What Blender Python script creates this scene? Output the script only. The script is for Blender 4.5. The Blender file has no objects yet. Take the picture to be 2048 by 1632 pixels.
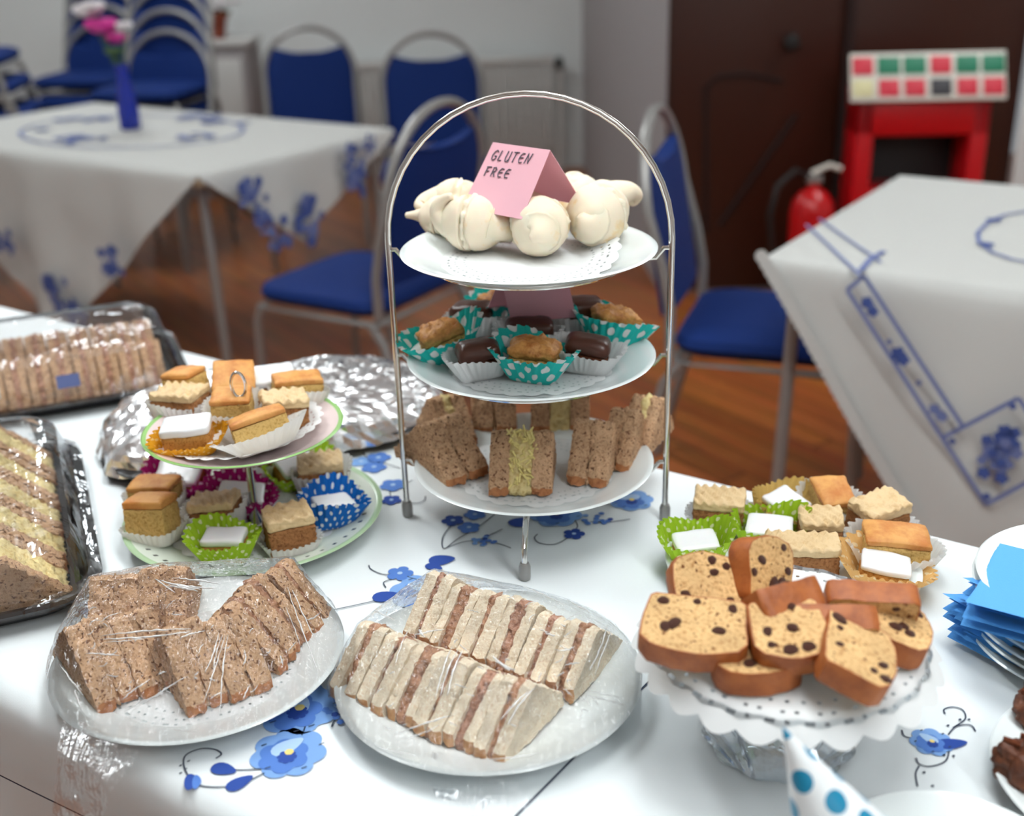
import bpy, bmesh, math, random
from mathutils import Vector, Matrix, noise, Euler
random.seed(7)
PI = math.pi
SC = bpy.context.scene
C = SC.collection
# ------------------------------------------------------------------ camera, world, exposure
FPX, PITCH, ROLL, EYE = 2303.5, 0.3977, 0.0315, Vector((0, 0, 1.35))
fwd = Vector((0, math.cos(PITCH), -math.sin(PITCH)))
dwn = Vector((0, -math.sin(PITCH), -math.cos(PITCH)))
rgt = Vector((1, 0, 0))
cr, sr = math.cos(ROLL), math.sin(ROLL)
RT = rgt * cr + dwn * sr
DN = -rgt * sr + dwn * cr
cam_data = bpy.data.cameras.new('camera')
cam = bpy.data.objects.new('camera', cam_data)
C.objects.link(cam)
m3 = Matrix((RT, -DN, -fwd)).transposed()
cam.matrix_world = Matrix.Translation(EYE) @ m3.to_4x4()
cam_data.sensor_width = 36
cam_data.lens = 36 * FPX / 2048
cam_data.clip_start = 0.05
cam_data.dof.use_dof = True
cam_data.dof.focus_distance = 1.06
cam_data.dof.aperture_fstop = 3.4
SC.camera = cam
world = bpy.data.worlds.new('room_air')
SC.world = world
world.use_nodes = True
world.node_tree.nodes['Background'].inputs[0].default_value = (0.9, 0.95, 1.0, 1)
world.node_tree.nodes['Background'].inputs[1].default_value = 0.25
SC.view_settings.view_transform = 'Standard'
SC.view_settings.look = 'None'
SC.view_settings.gamma = 1
SC.view_settings.use_curve_mapping = False
SC.view_settings.exposure = 0.26
LIGHT = 15.0          # strength of the ceiling fittings
SC.cycles.max_bounces = 6
SC.cycles.caustics_reflective = False
SC.cycles.caustics_refractive = False
SC.cycles.diffuse_bounces = 3
SC.cycles.glossy_bounces = 3
SC.cycles.transparent_max_bounces = 14
SC.cycles.use_adaptive_sampling = True
SC.cycles.adaptive_threshold = .05
SC.cycles.use_denoising = True


def at(u, v, z):
    """point of the place seen at photo pixel (u, v), standing at height z"""
    d = RT * ((u - 1024) / FPX) + DN * ((v - 816) / FPX) + fwd
    return EYE + d * ((z - EYE.z) / d.z)


def at_plane(u, v, p0, n):
    d = RT * ((u - 1024) / FPX) + DN * ((v - 816) / FPX) + fwd
    return EYE + d * ((p0 - EYE).dot(n) / d.dot(n))


EX = Vector((.824, -.567, 0))      # the tables of the hall all stand along these two directions
EY = Vector((.567, .824, 0))
TZ = 0.74


# ------------------------------------------------------------------ object helpers
def link(name, me, parent=None, mats=(), smooth=True, sharp=40):
    o = bpy.data.objects.new(name, me)
    C.objects.link(o)
    for m in mats:
        me.materials.append(m)
    if parent is not None:
        o.parent = parent
    if smooth:
        me.shade_smooth()
        if sharp:
            me.set_sharp_from_angle(angle=math.radians(sharp))
    return o


def tag(o, label=None, cat=None, group=None, kind=None):
    if label: o['label'] = label
    if cat: o['category'] = cat
    if group: o['group'] = group
    if kind: o['kind'] = kind
    return o


def thing(name, label, cat, loc=(0, 0, 0), rot=(0, 0, 0), group=None):
    o = bpy.data.objects.new(name, None)
    C.objects.link(o)
    o.empty_display_size = .02
    o.location = loc
    o.rotation_euler = rot
    return tag(o, label, cat, group)


def bm_mesh(bm, name='m'):
    bmesh.ops.recalc_face_normals(bm, faces=bm.faces)
    me = bpy.data.meshes.new(name)
    bm.to_mesh(me)
    bm.free()
    return me


def pyd(verts, faces, name='m', uvs=None, midx=None):
    me = bpy.data.meshes.new(name)
    me.from_pydata([tuple(v) for v in verts], [], faces)
    if uvs is not None:
        lay = me.uv_layers.new(name='UVMap')
        for l in me.loops:
            lay.data[l.index].uv = uvs[l.vertex_index]
    if midx is not None:
        me.polygons.foreach_set('material_index', midx)
    me.update()
    return me


def n3(p, f, s=0.0):
    return noise.noise(Vector((p[0] * f + s * 7.3, p[1] * f - s * 3.1, p[2] * f + s * 1.7)))


def lathe(profile, n=64, close=False, matfn=None, wob=None):
    """profile: list of (r, z)"""
    v, f, uv, mi = [], [], [], []
    R = max(p[0] for p in profile)
    for i in range(n + 1):
        a = 2 * PI * i / n
        for k, (r, z) in enumerate(profile):
            rr, zz = (r, z) if wob is None else wob(r, z, a)
            v.append((rr * math.cos(a), rr * math.sin(a), zz))
            uv.append((i / n, k / (len(profile) - 1)))
    m = len(profile)
    for i in range(n):
        for k in range(m - 1):
            f.append((i * m + k, (i + 1) * m + k, (i + 1) * m + k + 1, i * m + k + 1))
            mi.append(matfn((profile[k][0] + profile[k + 1][0]) / 2, k) if matfn else 0)
    me = pyd(v, f, 'lathe', uv, mi)
    bm = bmesh.new(); bm.from_mesh(me)
    bmesh.ops.remove_doubles(bm, verts=bm.verts, dist=1e-6)
    bmesh.ops.recalc_face_normals(bm, faces=bm.faces)
    bm.to_mesh(me); bm.free()
    return me


def tube_data(pts, r, n=10, closed=False, v0=0):
    pts = [Vector(p) for p in pts]
    rs = r if isinstance(r, (list, tuple)) else [r] * len(pts)
    vs, fs = [], []
    up = Vector((0, 0, 1))
    L = len(pts)
    prev = None
    for i, p in enumerate(pts):
        if closed:
            t = pts[(i + 1) % L] - pts[i - 1]
        else:
            t = pts[min(i + 1, L - 1)] - pts[max(i - 1, 0)]
        t.normalize()
        if prev is None:
            a = t.cross(up)
            if a.length < 1e-3: a = t.cross(Vector((1, 0, 0)))
        else:
            a = prev - t * prev.dot(t)
        a.normalize(); prev = a
        b = t.cross(a)
        for k in range(n):
            th = 2 * PI * k / n
            vs.append(p + (a * math.cos(th) + b * math.sin(th)) * rs[i])
    seg = L if closed else L - 1
    for i in range(seg):
        j = (i + 1) % L
        for k in range(n):
            fs.append((v0 + i * n + k, v0 + i * n + (k + 1) % n, v0 + j * n + (k + 1) % n, v0 + j * n + k))
    if not closed:
        fs.append(tuple(v0 + k for k in reversed(range(n))))
        fs.append(tuple(v0 + (L - 1) * n + k for k in range(n)))
    return vs, fs


def tube(pts, r, n=10, closed=False):
    v, f = tube_data(pts, r, n, closed)
    return pyd(v, f, 'tube')


def tubes(list_of):
    V, F = [], []
    for pts, r, closed in list_of:
        v, f = tube_data(pts, r, 8, closed, len(V))
        V += v; F += f
    return pyd(V, F, 'tubes')


def block(sx, sy, sz, r=.004, n=8, amp=.0006, freq=220, seed=0, top=None, taper=0):
    """rounded, crumbly block standing on z = 0"""
    bm = bmesh.new()
    bmesh.ops.create_cube(bm, size=1)
    bmesh.ops.subdivide_edges(bm, edges=bm.edges, cuts=n, use_grid_fill=True)
    h = Vector((sx / 2, sy / 2, sz / 2))
    for v in bm.verts:
        p = Vector((v.co.x * sx, v.co.y * sy, v.co.z * sz))
        q = Vector([max(-h[i] + r, min(h[i] - r, p[i])) for i in range(3)])
        d = p - q
        if d.length > 1e-9:
            # corners of the grid are pulled on to the rounding
            p = q + d.normalized() * r
        v.co = p
    bm.normal_update()
    for v in bm.verts:
        k = n3(v.co, freq, seed) + .5 * n3(v.co, freq * 2.3, seed + 1)
        v.co += v.normal * k * amp * 1.6
        v.co.x += .0020 * n3((v.co.x, v.co.y, 0), 42, seed) * min(1, sx / .04); v.co.y += .0020 * n3((v.co.x, v.co.y, .3), 42, seed + 4)
        f = 1 - taper * (v.co.z / sz + .5)
        v.co.x *= f; v.co.y *= f
        v.co.z += sz / 2
        if top: v.co.z += top(v.co.x, v.co.y) * max(0, v.co.z / sz * 2 - 1)
    return bm_mesh(bm)


def rr_ring(hx, hy, r, k=5):
    pts = []
    for cx, cy, a0 in ((1, 1, 0), (-1, 1, PI / 2), (-1, -1, PI), (1, -1, 3 * PI / 2)):
        for i in range(k + 1):
            a = a0 + PI / 2 * i / k
            pts.append((cx * (hx - r) + r * math.cos(a), cy * (hy - r) + r * math.sin(a)))
    return pts


def loft(rings, cap0=True, cap1=True, k=5):
    """rings: (hx, hy, corner radius, z)"""
    V, F = [], []
    for hx, hy, r, z in rings:
        V += [(x, y, z) for x, y in rr_ring(hx, hy, r, k)]
    n = 4 * (k + 1)
    for i in range(len(rings) - 1):
        for j in range(n):
            F.append((i * n + j, i * n + (j + 1) % n, (i + 1) * n + (j + 1) % n, (i + 1) * n + j))
    if cap0: F.append(tuple(reversed(range(n))))
    if cap1: F.append(tuple((len(rings) - 1) * n + j for j in range(n)))
    return pyd(V, F, 'loft')


def box_mesh(sx, sy, sz, bev=.004, base=True):
    bm = bmesh.new()
    bmesh.ops.create_cube(bm, size=1)
    for v in bm.verts:
        v.co = Vector((v.co.x * sx, v.co.y * sy, (v.co.z + (.5 if base else 0)) * sz))
    if bev:
        bmesh.ops.bevel(bm, geom=bm.edges[:], offset=bev, segments=2, affect='EDGES', profile=.5)
    return bm_mesh(bm)


def copy_tree(o, parent=None):
    c = o.copy(); C.objects.link(c); c.parent = parent
    for ch in list(o.children):
        copy_tree(ch, c)
    return c


# ------------------------------------------------------------------ materials
def lin(r, g, b):
    f = lambda c: c / 255 / 12.92 if c <= 10 else ((c / 255 + .055) / 1.055) ** 2.4
    return (f(r), f(g), f(b), 1)


class NT:
    def __init__(self, name):
        self.m = bpy.data.materials.new(name)
        self.m.use_nodes = True
        self.t = self.m.node_tree
        self.b = self.t.nodes['Principled BSDF']
        self.out = self.t.nodes['Material Output']

    def n(self, typ, **kw):
        nd = self.t.nodes.new(typ)
        for k, v in kw.items():
            if k.startswith('i_'):
                key = k[2:]
                nd.inputs[int(key) if key.isdigit() else key].default_value = v
            else:
                setattr(nd, k, v)
        return nd

    def l(self, a, b):
        self.t.links.new(a, b)

    def coord(self, scale=(1, 1, 1), rot=(0, 0, 0), uv=False, jitter=False):
        tc = self.n('ShaderNodeTexCoord')
        mp = self.n('ShaderNodeMapping')
        mp.inputs['Scale'].default_value = scale
        mp.inputs['Rotation'].default_value = rot
        self.l(tc.outputs['UV' if uv else 'Object'], mp.inputs[0])
        if jitter:
            oi = self.n('ShaderNodeObjectInfo')
            ml = self.n('ShaderNodeMath', operation='MULTIPLY', i_1=13.0)
            self.l(oi.outputs['Random'], ml.inputs[0])
            self.l(ml.outputs[0], mp.inputs['Location'])
        return mp.outputs[0]


def plain(name, rgb, rough=.5, metal=0, spec=.5, coat=0, bump=None, mottle=None, sss=0):
    k = NT(name)
    k.b.inputs['Base Color'].default_value = lin(*rgb)
    k.b.inputs['Roughness'].default_value = rough
    k.b.inputs['Metallic'].default_value = metal
    k.b.inputs['Specular IOR Level'].default_value = spec
    k.b.inputs['Coat Weight'].default_value = coat
    if sss:
        k.b.inputs['Subsurface Weight'].default_value = sss
        k.b.inputs['Subsurface Scale'].default_value = .004
    if mottle or bump:
        co = k.coord(jitter=True)
    if mottle:
        rgb2, sc, lo, hi = mottle
        no = k.n('ShaderNodeTexNoise', i_Scale=sc, i_Detail=5.0, i_Roughness=.65)
        k.l(co, no.inputs['Vector'])
        rp = k.n('ShaderNodeValToRGB')
        rp.color_ramp.elements[0].position = lo; rp.color_ramp.elements[0].color = lin(*rgb)
        rp.color_ramp.elements[1].position = hi; rp.color_ramp.elements[1].color = lin(*rgb2)
        k.l(no.outputs['Fac'], rp.inputs[0])
        k.l(rp.outputs[0], k.b.inputs['Base Color'])
    if bump:
        sc, st = bump
        no2 = k.n('ShaderNodeTexNoise', i_Scale=sc, i_Detail=4.0)
        k.l(co, no2.inputs['Vector'])
        bp = k.n('ShaderNodeBump', i_Strength=st, i_Distance=.002)
        k.l(no2.outputs['Fac'], bp.inputs['Height'])
        k.l(bp.outputs[0], k.b.inputs['Normal'])
    return k.m


def crumb(name, rgb, pore, fleck=None, scale=420, thr=.62, bump=.5, rough=.85):
    """bread or sponge: pores, a mottle, and if wanted dark flecks of bran"""
    k = NT(name)
    co = k.coord(jitter=True)
    no = k.n('ShaderNodeTexNoise', i_Scale=scale, i_Detail=4.0, i_Roughness=.6)
    k.l(co, no.inputs['Vector'])
    rp = k.n('ShaderNodeValToRGB')
    rp.color_ramp.elements[0].position = .30; rp.color_ramp.elements[0].color = lin(*pore)
    rp.color_ramp.elements[1].position = .52; rp.color_ramp.elements[1].color = lin(*rgb)
    k.l(no.outputs['Fac'], rp.inputs[0])
    col = rp.outputs[0]
    big = k.n('ShaderNodeTexNoise', i_Scale=scale * .12, i_Detail=2.0)
    k.l(co, big.inputs['Vector'])
    hs = k.n('ShaderNodeHueSaturation')
    mr = k.n('ShaderNodeMapRange', i_1=.3, i_2=.7, i_3=.86, i_4=1.12)
    k.l(big.outputs['Fac'], mr.inputs[0]); k.l(mr.outputs[0], hs.inputs['Value'])
    k.l(col, hs.inputs['Color']); col = hs.outputs[0]
    if fleck:
        vo = k.n('ShaderNodeTexNoise', i_Scale=scale * .75, i_Detail=1.0)
        mp = k.n('ShaderNodeMapping'); mp.inputs['Location'].default_value = (3.3, 1.2, 7.7)
        k.l(co, mp.inputs[0]); k.l(mp.outputs[0], vo.inputs['Vector'])
        gt = k.n('ShaderNodeMapRange', i_1=thr, i_2=thr + .04)
        k.l(vo.outputs['Fac'], gt.inputs[0])
        mx = k.n('ShaderNodeMix', data_type='RGBA')
        k.l(gt.outputs[0], mx.inputs['Factor']); k.l(col, mx.inputs['A'])
        mx.inputs['B'].default_value = lin(*fleck)
        col = mx.outputs['Result']
    k.l(col, k.b.inputs['Base Color'])
    k.b.inputs['Roughness'].default_value = rough
    k.b.inputs['Specular IOR Level'].default_value = .25
    bp = k.n('ShaderNodeBump', i_Strength=bump, i_Distance=.0025)
    k.l(no.outputs['Fac'], bp.inputs['Height']); k.l(bp.outputs[0], k.b.inputs['Normal'])
    return k.m


def paper(name, rgb, dots=None, trans=.35, scale=(11, 3.0), thr=.3):
    k = NT(name)
    col = None
    if dots:
        co = k.coord(scale=(scale[0], scale[1], 1), uv=True)
        rt = k.n('ShaderNodeMapping'); rt.inputs['Rotation'].default_value = (0, 0, PI / 4)
        k.l(co, rt.inputs[0])
        vo = k.n('ShaderNodeTexVoronoi', i_Scale=1.0, voronoi_dimensions='2D')
        vo.inputs['Randomness'].default_value = 0.0
        k.l(rt.outputs[0], vo.inputs['Vector'])
        lt = k.n('ShaderNodeMath', operation='LESS_THAN', i_1=thr)
        k.l(vo.outputs['Distance'], lt.inputs[0])
        mx = k.n('ShaderNodeMix', data_type='RGBA')
        mx.inputs['A'].default_value = lin(*rgb); mx.inputs['B'].default_value = lin(*dots)
        k.l(lt.outputs[0], mx.inputs['Factor'])
        col = mx.outputs['Result']
        k.l(col, k.b.inputs['Base Color'])
    else:
        k.b.inputs['Base Color'].default_value = lin(*rgb)
    k.b.inputs['Roughness'].default_value = .6
    k.b.inputs['Specular IOR Level'].default_value = .3
    if trans:
        tr = k.n('ShaderNodeBsdfTranslucent')
        if col: k.l(col, tr.inputs['Color'])
        else: tr.inputs['Color'].default_value = lin(*rgb)
        ms = k.n('ShaderNodeMixShader'); ms.inputs[0].default_value = trans
        k.l(k.b.outputs[0], ms.inputs[1]); k.l(tr.outputs[0], ms.inputs[2])
        k.l(ms.outputs[0], k.out.inputs['Surface'])
    return k.m


def clear(name, base=.05, gain=.9, rough=.06, wr=(30, 60), strength=.6, tint=(1, 1, 1, 1), streak=False):
    """cling film or clear plastic: see-through with wrinkled shine"""
    k = NT(name)
    tr = k.n('ShaderNodeBsdfTransparent'); tr.inputs[0].default_value = tint
    gl = k.n('ShaderNodeBsdfGlossy'); gl.inputs['Roughness'].default_value = rough
    gl.inputs['Color'].default_value = (.95, .97, 1, 1)
    co = k.coord(scale=(1, 1, 1))
    no = k.n('ShaderNodeTexNoise', i_Scale=wr[0], i_Detail=3.0, i_Distortion=1.2)
    k.l(co, no.inputs['Vector'])
    no2 = k.n('ShaderNodeTexNoise', i_Scale=wr[1], i_Detail=2.0)
    mp = k.n('ShaderNodeMapping'); mp.inputs['Scale'].default_value = (3.0, .35, 1); mp.inputs['Rotation'].default_value = (0, 0, .5)
    k.l(co, mp.inputs[0]); k.l(mp.outputs[0], no2.inputs['Vector'])
    ab = k.n('ShaderNodeMath', operation='SUBTRACT', i_1=.5); k.l(no.outputs['Fac'], ab.inputs[0])
    ab2 = k.n('ShaderNodeMath', operation='ABSOLUTE'); k.l(ab.outputs[0], ab2.inputs[0])
    ad = k.n('ShaderNodeMath', operation='MULTIPLY_ADD', i_1=2.2); k.l(ab2.outputs[0], ad.inputs[0]); k.l(no2.outputs['Fac'], ad.inputs[2])
    bp = k.n('ShaderNodeBump', i_Strength=strength, i_Distance=.01)
    k.l(ad.outputs[0], bp.inputs['Height'])
    k.l(bp.outputs[0], gl.inputs['Normal'])
    fr = k.n('ShaderNodeFresnel', i_IOR=1.4)
    ma = k.n('ShaderNodeMath', operation='MULTIPLY_ADD', use_clamp=True); ma.inputs[1].default_value = gain; ma.inputs[2].default_value = base
    k.l(fr.outputs[0], ma.inputs[0])
    ms = k.n('ShaderNodeMixShader')
    k.l(ma.outputs[0], ms.inputs[0]); k.l(tr.outputs[0], ms.inputs[1]); k.l(gl.outputs[0], ms.inputs[2])
    k.l(ms.outputs[0], k.out.inputs['Surface'])
    return k.m


MT = {}
MT['cloth'] = plain('white_table_linen', (238, 243, 245), .8, spec=.2, bump=(900, .08))
MT['cream'] = plain('cream_table_linen', (196, 196, 193), .85, spec=.2, bump=(300, .1))
MT['china'] = plain('white_china', (236, 242, 242), .12, spec=.5, coat=.3)
MT['china2'] = plain('cream_china', (228, 234, 222), .15, spec=.5)
MT['green_rim'] = plain('pale_green_glaze', (150, 196, 120), .2)
MT['pink_rim'] = plain('pink_glaze', (226, 206, 204), .2)
MT['chrome'] = plain('chrome', (215, 212, 208), .12, metal=1)
MT['steel'] = plain('grey_painted_steel', (150, 148, 146), .35, metal=.4)
MT['doily'] = paper('doily_paper', (245, 246, 246), trans=.2)
MT['pink'] = paper('pink_card', (250, 196, 208), trans=.25)
MT['ink'] = plain('pen_ink', (70, 72, 84), .6)
MT['meringue'] = plain('meringue', (245, 229, 204), .55, spec=.3, mottle=((238, 200, 128), 30, .56, .74), sss=.15)
MT['mcream'] = plain('whipped_cream', (250, 238, 214), .5, bump=(350, .5), sss=.1)
MT['bread'] = crumb('wholemeal_crumb', (212, 172, 136), (172, 126, 92), (128, 88, 64), 380, .63, .7)
MT['breadcut'] = MT['bread']
MT['wcrumb'] = crumb('white_bread_crumb', (240, 224, 198), (222, 194, 160), None, 420, bump=.35)
MT['crust'] = plain('bread_crust', (190, 126, 80), .6, mottle=((150, 88, 50), 140, .45, .7), bump=(300, .25))
MT['wcrust'] = plain('pale_bread_crust', (214, 160, 108), .6, mottle=((186, 122, 72), 120, .45, .7), bump=(300, .25))
MT['tuna'] = crumb('tuna_filling', (204, 154, 122), (140, 90, 64), None, 260, bump=.8, rough=.55)
MT['ham'] = crumb('ham_paste_filling', (196, 146, 120), (130, 80, 60), None, 260, bump=.8, rough=.55)
MT['paste'] = crumb('brown_paste_filling', (190, 142, 112), (140, 92, 66), None, 260, bump=.8, rough=.6)
MT['egg'] = crumb('egg_filling', (240, 218, 158), (216, 182, 112), None, 240, bump=.8, rough=.5)
MT['cheese'] = plain('grated_cheese', (244, 226, 150), .5)
MT['spongeY'] = crumb('yellow_sponge', (224, 186, 116), (190, 142, 72), None, 360, bump=.6)
MT['spongeG'] = crumb('golden_sponge', (205, 150, 82), (160, 102, 46), None, 360, bump=.6)
MT['spongeB'] = crumb('coffee_sponge', (176, 122, 78), (120, 72, 40), None, 330, bump=.9)
MT['spongeD'] = crumb('dark_sponge', (110, 58, 34), (66, 30, 18), None, 330, bump=.8)
MT['skin'] = plain('baked_golden_top', (222, 160, 88), .55, mottle=((198, 122, 56), 40, .42, .66), bump=(260, .2))
MT['butter'] = plain('coffee_buttercream', (226, 196, 150), .5, mottle=((206, 170, 120), 90, .5, .7), bump=(260, .3))
MT['icing'] = plain('white_icing', (240, 240, 242), .25, spec=.5, sss=.1)
MT['choc'] = plain('chocolate', (84, 46, 34), .28, spec=.5, bump=(90, .15))
MT['muffin'] = crumb('muffin_crumb', (230, 184, 112), (160, 98, 44), None, 260, bump=1.0)
MT['muffintop'] = plain('muffin_top', (220, 156, 84), .5, mottle=((176, 104, 44), 90, .4, .66), bump=(240, .6))
MT['cake'] = crumb('fruit_cake_crumb', (224, 184, 130), (182, 134, 84), (120, 76, 44), 300, .66, .6)
MT['cakecrust'] = plain('fruit_cake_crust', (178, 100, 46), .5, mottle=((146, 74, 30), 60, .42, .68), bump=(220, .25))
MT['raisin'] = plain('raisin', (84, 46, 34), .4, bump=(500, .6))
W5 = (246, 247, 247)
MT['c_white'] = paper('white_baking_paper', W5, trans=.4)
MT['c_teal'] = paper('teal_spotted_paper', (40, 204, 196), W5, .2, (8.5, 2.1), .3)
MT['c_lime'] = paper('lime_spotted_paper', (176, 214, 48), (240, 246, 200), .3, (14, 3.2), .2)
MT['c_blue'] = paper('blue_spotted_paper', (16, 110, 200), W5, .2, (13, 3.0), .22)
MT['c_pink'] = paper('magenta_spotted_paper', (190, 30, 124), (250, 214, 234), .2, (14, 3.2), .2)
MT['c_orange'] = paper('orange_spotted_paper', (238, 170, 40), (250, 214, 140), .3, (14, 3.2), .2)
MT['c_gold'] = paper('gold_paper', (226, 190, 112), None, .35)
MT['c_peach'] = paper('peach_paper', (240, 190, 120), (250, 224, 180), .3, (14, 3.2), .2)
MT['film'] = clear('cling_film', .03, .7, .05, (38, 60), .75)
MT['filmtail'] = clear('loose_cling_film', .03, .4, .12, (40, 90), .5)
MT['lid'] = clear('clear_plastic_lid', .05, .8, .05, (12, 20), .25)
MT['glass'] = clear('cut_glass', .07, .7, .04, (12, 18), .03, (.93, .95, .96, 1))
MT['blackp'] = plain('black_plastic', (16, 16, 20), .22, spec=.5)
MT['foil'] = plain('kitchen_foil', (246, 247, 250), .24, metal=1)
MT['b_dark'] = plain('navy_print', (38, 74, 160), .8)
MT['b_mid'] = plain('blue_print', (84, 128, 206), .8)
MT['b_light'] = plain('sky_blue_print', (126, 168, 226), .8)
MT['b_pale'] = plain('pale_blue_print', (176, 206, 240), .8)
MT['b_line'] = plain('slate_thread', (52, 62, 84), .8)
MT['b_yel'] = plain('yellow_print', (240, 214, 130), .8)
MT['e_blue'] = plain('embroidery_thread', (104, 116, 166), .8)
MT['e_navy'] = plain('dark_embroidery_thread', (62, 82, 146), .8)
MT['napkin'] = plain('blue_tissue', (92, 170, 240), .8, bump=(700, .2))
MT['chairblue'] = plain('royal_blue_fabric', (6, 40, 104), .75, spec=.25, bump=(500, .15))
MT['wood'] = plain('dark_brown_timber', (54, 22, 11), .4)
MT['wood2'] = plain('dark_brown_moulding', (34, 12, 8), .9)
MT['wallp'] = plain('white_wall_paint', (228, 231, 230), .8, spec=.2)
MT['wallg'] = plain('shaded_wall_and_cabinet_grey', (168, 162, 162), .8, spec=.2)  # lobby side wall's shade put into the colour; also the cabinet's own grey
MT['ceil'] = plain('ceiling_paint', (242, 242, 240), .9)
MT['rad'] = plain('radiator_enamel', (214, 212, 208), .4)
MT['red'] = plain('fire_red_enamel', (196, 12, 24), .3, spec=.5)
MT['red2'] = plain('extinguisher_red', (190, 14, 20), .25)
MT['black'] = plain('black_rubber', (14, 12, 12), .5)
MT['signw'] = plain('sign_white', (216, 210, 200), .5)
MT['signr'] = plain('sign_red', (206, 40, 62), .5)
MT['signg'] = plain('sign_green', (22, 120, 88), .5)
MT['signb'] = plain('sign_black', (50, 48, 54), .5)
MT['signy'] = plain('sign_cream', (214, 206, 158), .5)
MT['vase'] = plain('cobalt_glass', (12, 40, 150), .08, spec=.6)
MT['petalp'] = plain('pink_petal', (214, 50, 150), .6)
MT['petalw'] = plain('white_petal', (236, 230, 232), .6)
MT['leaf'] = plain('green_leaf', (60, 90, 50), .6)
MT['terra'] = plain('terracotta', (140, 62, 40), .7)
MT['ply'] = plain('table_laminate', (190, 170, 140), .4)


def floor_mat():
    k = NT('varnished_floorboards')
    co = k.coord(rot=(0, 0, .97))
    br = k.n('ShaderNodeTexBrick', offset=.37, i_Scale=1.0)
    br.inputs['Color1'].default_value = lin(164, 94, 44)
    br.inputs['Color2'].default_value = lin(136, 74, 34)
    br.inputs['Mortar'].default_value = lin(60, 28, 14)
    br.inputs['Mortar Size'].default_value = .003
    br.inputs['Brick Width'].default_value = 1.9
    br.inputs['Row Height'].default_value = .085
    k.l(co, br.inputs['Vector'])
    no = k.n('ShaderNodeTexNoise', i_Scale=3.0, i_Detail=6.0)
    mp = k.n('ShaderNodeMapping'); mp.inputs['Scale'].default_value = (1, 14, 1)
    k.l(co, mp.inputs[0]); k.l(mp.outputs[0], no.inputs['Vector'])
    mx = k.n('ShaderNodeMix', data_type='RGBA', blend_type='OVERLAY'); mx.inputs['Factor'].default_value = .5
    k.l(br.outputs['Color'], mx.inputs['A']); k.l(no.outputs['Color'], mx.inputs['B'])
    k.l(mx.outputs['Result'], k.b.inputs['Base Color'])
    k.b.inputs['Roughness'].default_value = .35
    return k.m


MT['floor'] = floor_mat()


def emit(name, rgb, s):
    k = NT(name)
    e = k.n('ShaderNodeEmission'); e.inputs[0].default_value = rgb; e.inputs[1].default_value = s
    k.l(e.outputs[0], k.out.inputs['Surface'])
    return k.m


MT['tube'] = emit('fluorescent_diffuser', (.93, .985, 1, 1), LIGHT)


# ------------------------------------------------------------------ the room
def quad(name, pts, m, kind='structure', label=None):
    o = link(name, pyd([Vector(p) for p in pts], [tuple(range(len(pts)))]), None, [m], smooth=False)
    o['kind'] = kind
    if label: o['label'] = label
    return o


X0, X1, Y0, Y1, HT, YL = -3.6, 4.2, -2.2, 6.9, 3.0, 4.3
quad('floor', [(X0, Y0, 0), (X1, Y0, 0), (X1, Y1, 0), (X0, Y1, 0)], MT['floor'], label='brown varnished wooden floorboards')
quad('ceiling', [(X0, Y0, HT), (X0, Y1, HT), (X1, Y1, HT), (X1, Y0, HT)], MT['ceil'])
quad('wall_back', [(X0, Y1, 0), (.47, Y1, 0), (.47, Y1, HT), (X0, Y1, HT)], MT['wallp'], label='white painted far wall behind the radiator')
quad('wall_left', [(X0, Y0, 0), (X0, Y1, 0), (X0, Y1, HT), (X0, Y0, HT)], MT['wallp'])
quad('wall_right', [(X1, Y0, 0), (X1, Y0, HT), (X1, YL, HT), (X1, YL, 0)], MT['wallp'])
quad('wall_front', [(X0, Y0, 0), (X0, Y0, HT), (X1, Y0, HT), (X1, Y0, 0)], MT['wallp'])
quad('wall_lobby_side', [(.60, YL, 0), (.60, YL, HT), (.47, Y1, HT), (.47, Y1, 0)], MT['wallg'], label='shade-greyed white side wall of the lobby left of the brown door')
quad('wall_lobby', [(1.905, YL, 0), (X1, YL, 0), (X1, YL, HT), (1.905, YL, HT)], MT['wallp'], label='white wall at the right edge beside the brown doors')
quad('wall_lobby_top', [(.60, YL, 2.3), (1.905, YL, 2.3), (1.905, YL, HT), (.60, YL, HT)], MT['wallp'])

# pair of brown doors in the lobby
door = thing('door_1', 'dark brown panelled double door in the lobby wall', 'door', (1.2525, YL + .02, 0))
door['kind'] = 'structure'
for s in (-1, 1):
    lf = link('door_leaf', box_mesh(.645, .045, 2.28, .003), door, [MT['wood']])
    lf.location = (s * .326, .03, .01)
    if s < 0:
        # a ledged and braced leaf: frame stiles, an arched top rail and a diagonal brace
        pz = [at_plane(u, v, Vector((0, YL - .01, 0)), Vector((0, 1, 0))) for u, v in ((1415, 470), (1415, 175), (1440, 155), (1500, 150), (1570, 165))]
        off = Vector((1.2525 - .326, YL + .05, .01))
        pl = [p - off for p in pz]
        link('panel_moulding', tube([(p.x, -.03, p.z) for p in pl], .008, 6), lf, [MT['wood2']])
        pd = [at_plane(u, v, Vector((0, YL - .01, 0)), Vector((0, 1, 0))) - off for u, v in ((1597, 232), (1442, 455))]
        link('diagonal_brace', tube([(p.x, -.03, p.z) for p in pd], .010, 6), lf, [MT['wood2']])
        kp = at_plane(1585, 86, Vector((0, YL - .04, 0)), Vector((0, 1, 0))) - off
        kn = link('door_knob', lathe([(0, 0), (.012, 0), (.012, .03), (.027, .04), (.03, .055), (.02, .068), (0, .07)], 20), lf, [MT['black']])
        kn.location = (kp.x, -.022, kp.z); kn.rotation_euler = (PI / 2, 0, 0)
fr = link('meeting_bead', box_mesh(.03, .02, 2.28, .003), door, [MT['wood2']])
fr.location = (0, -.002, .01)

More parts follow.
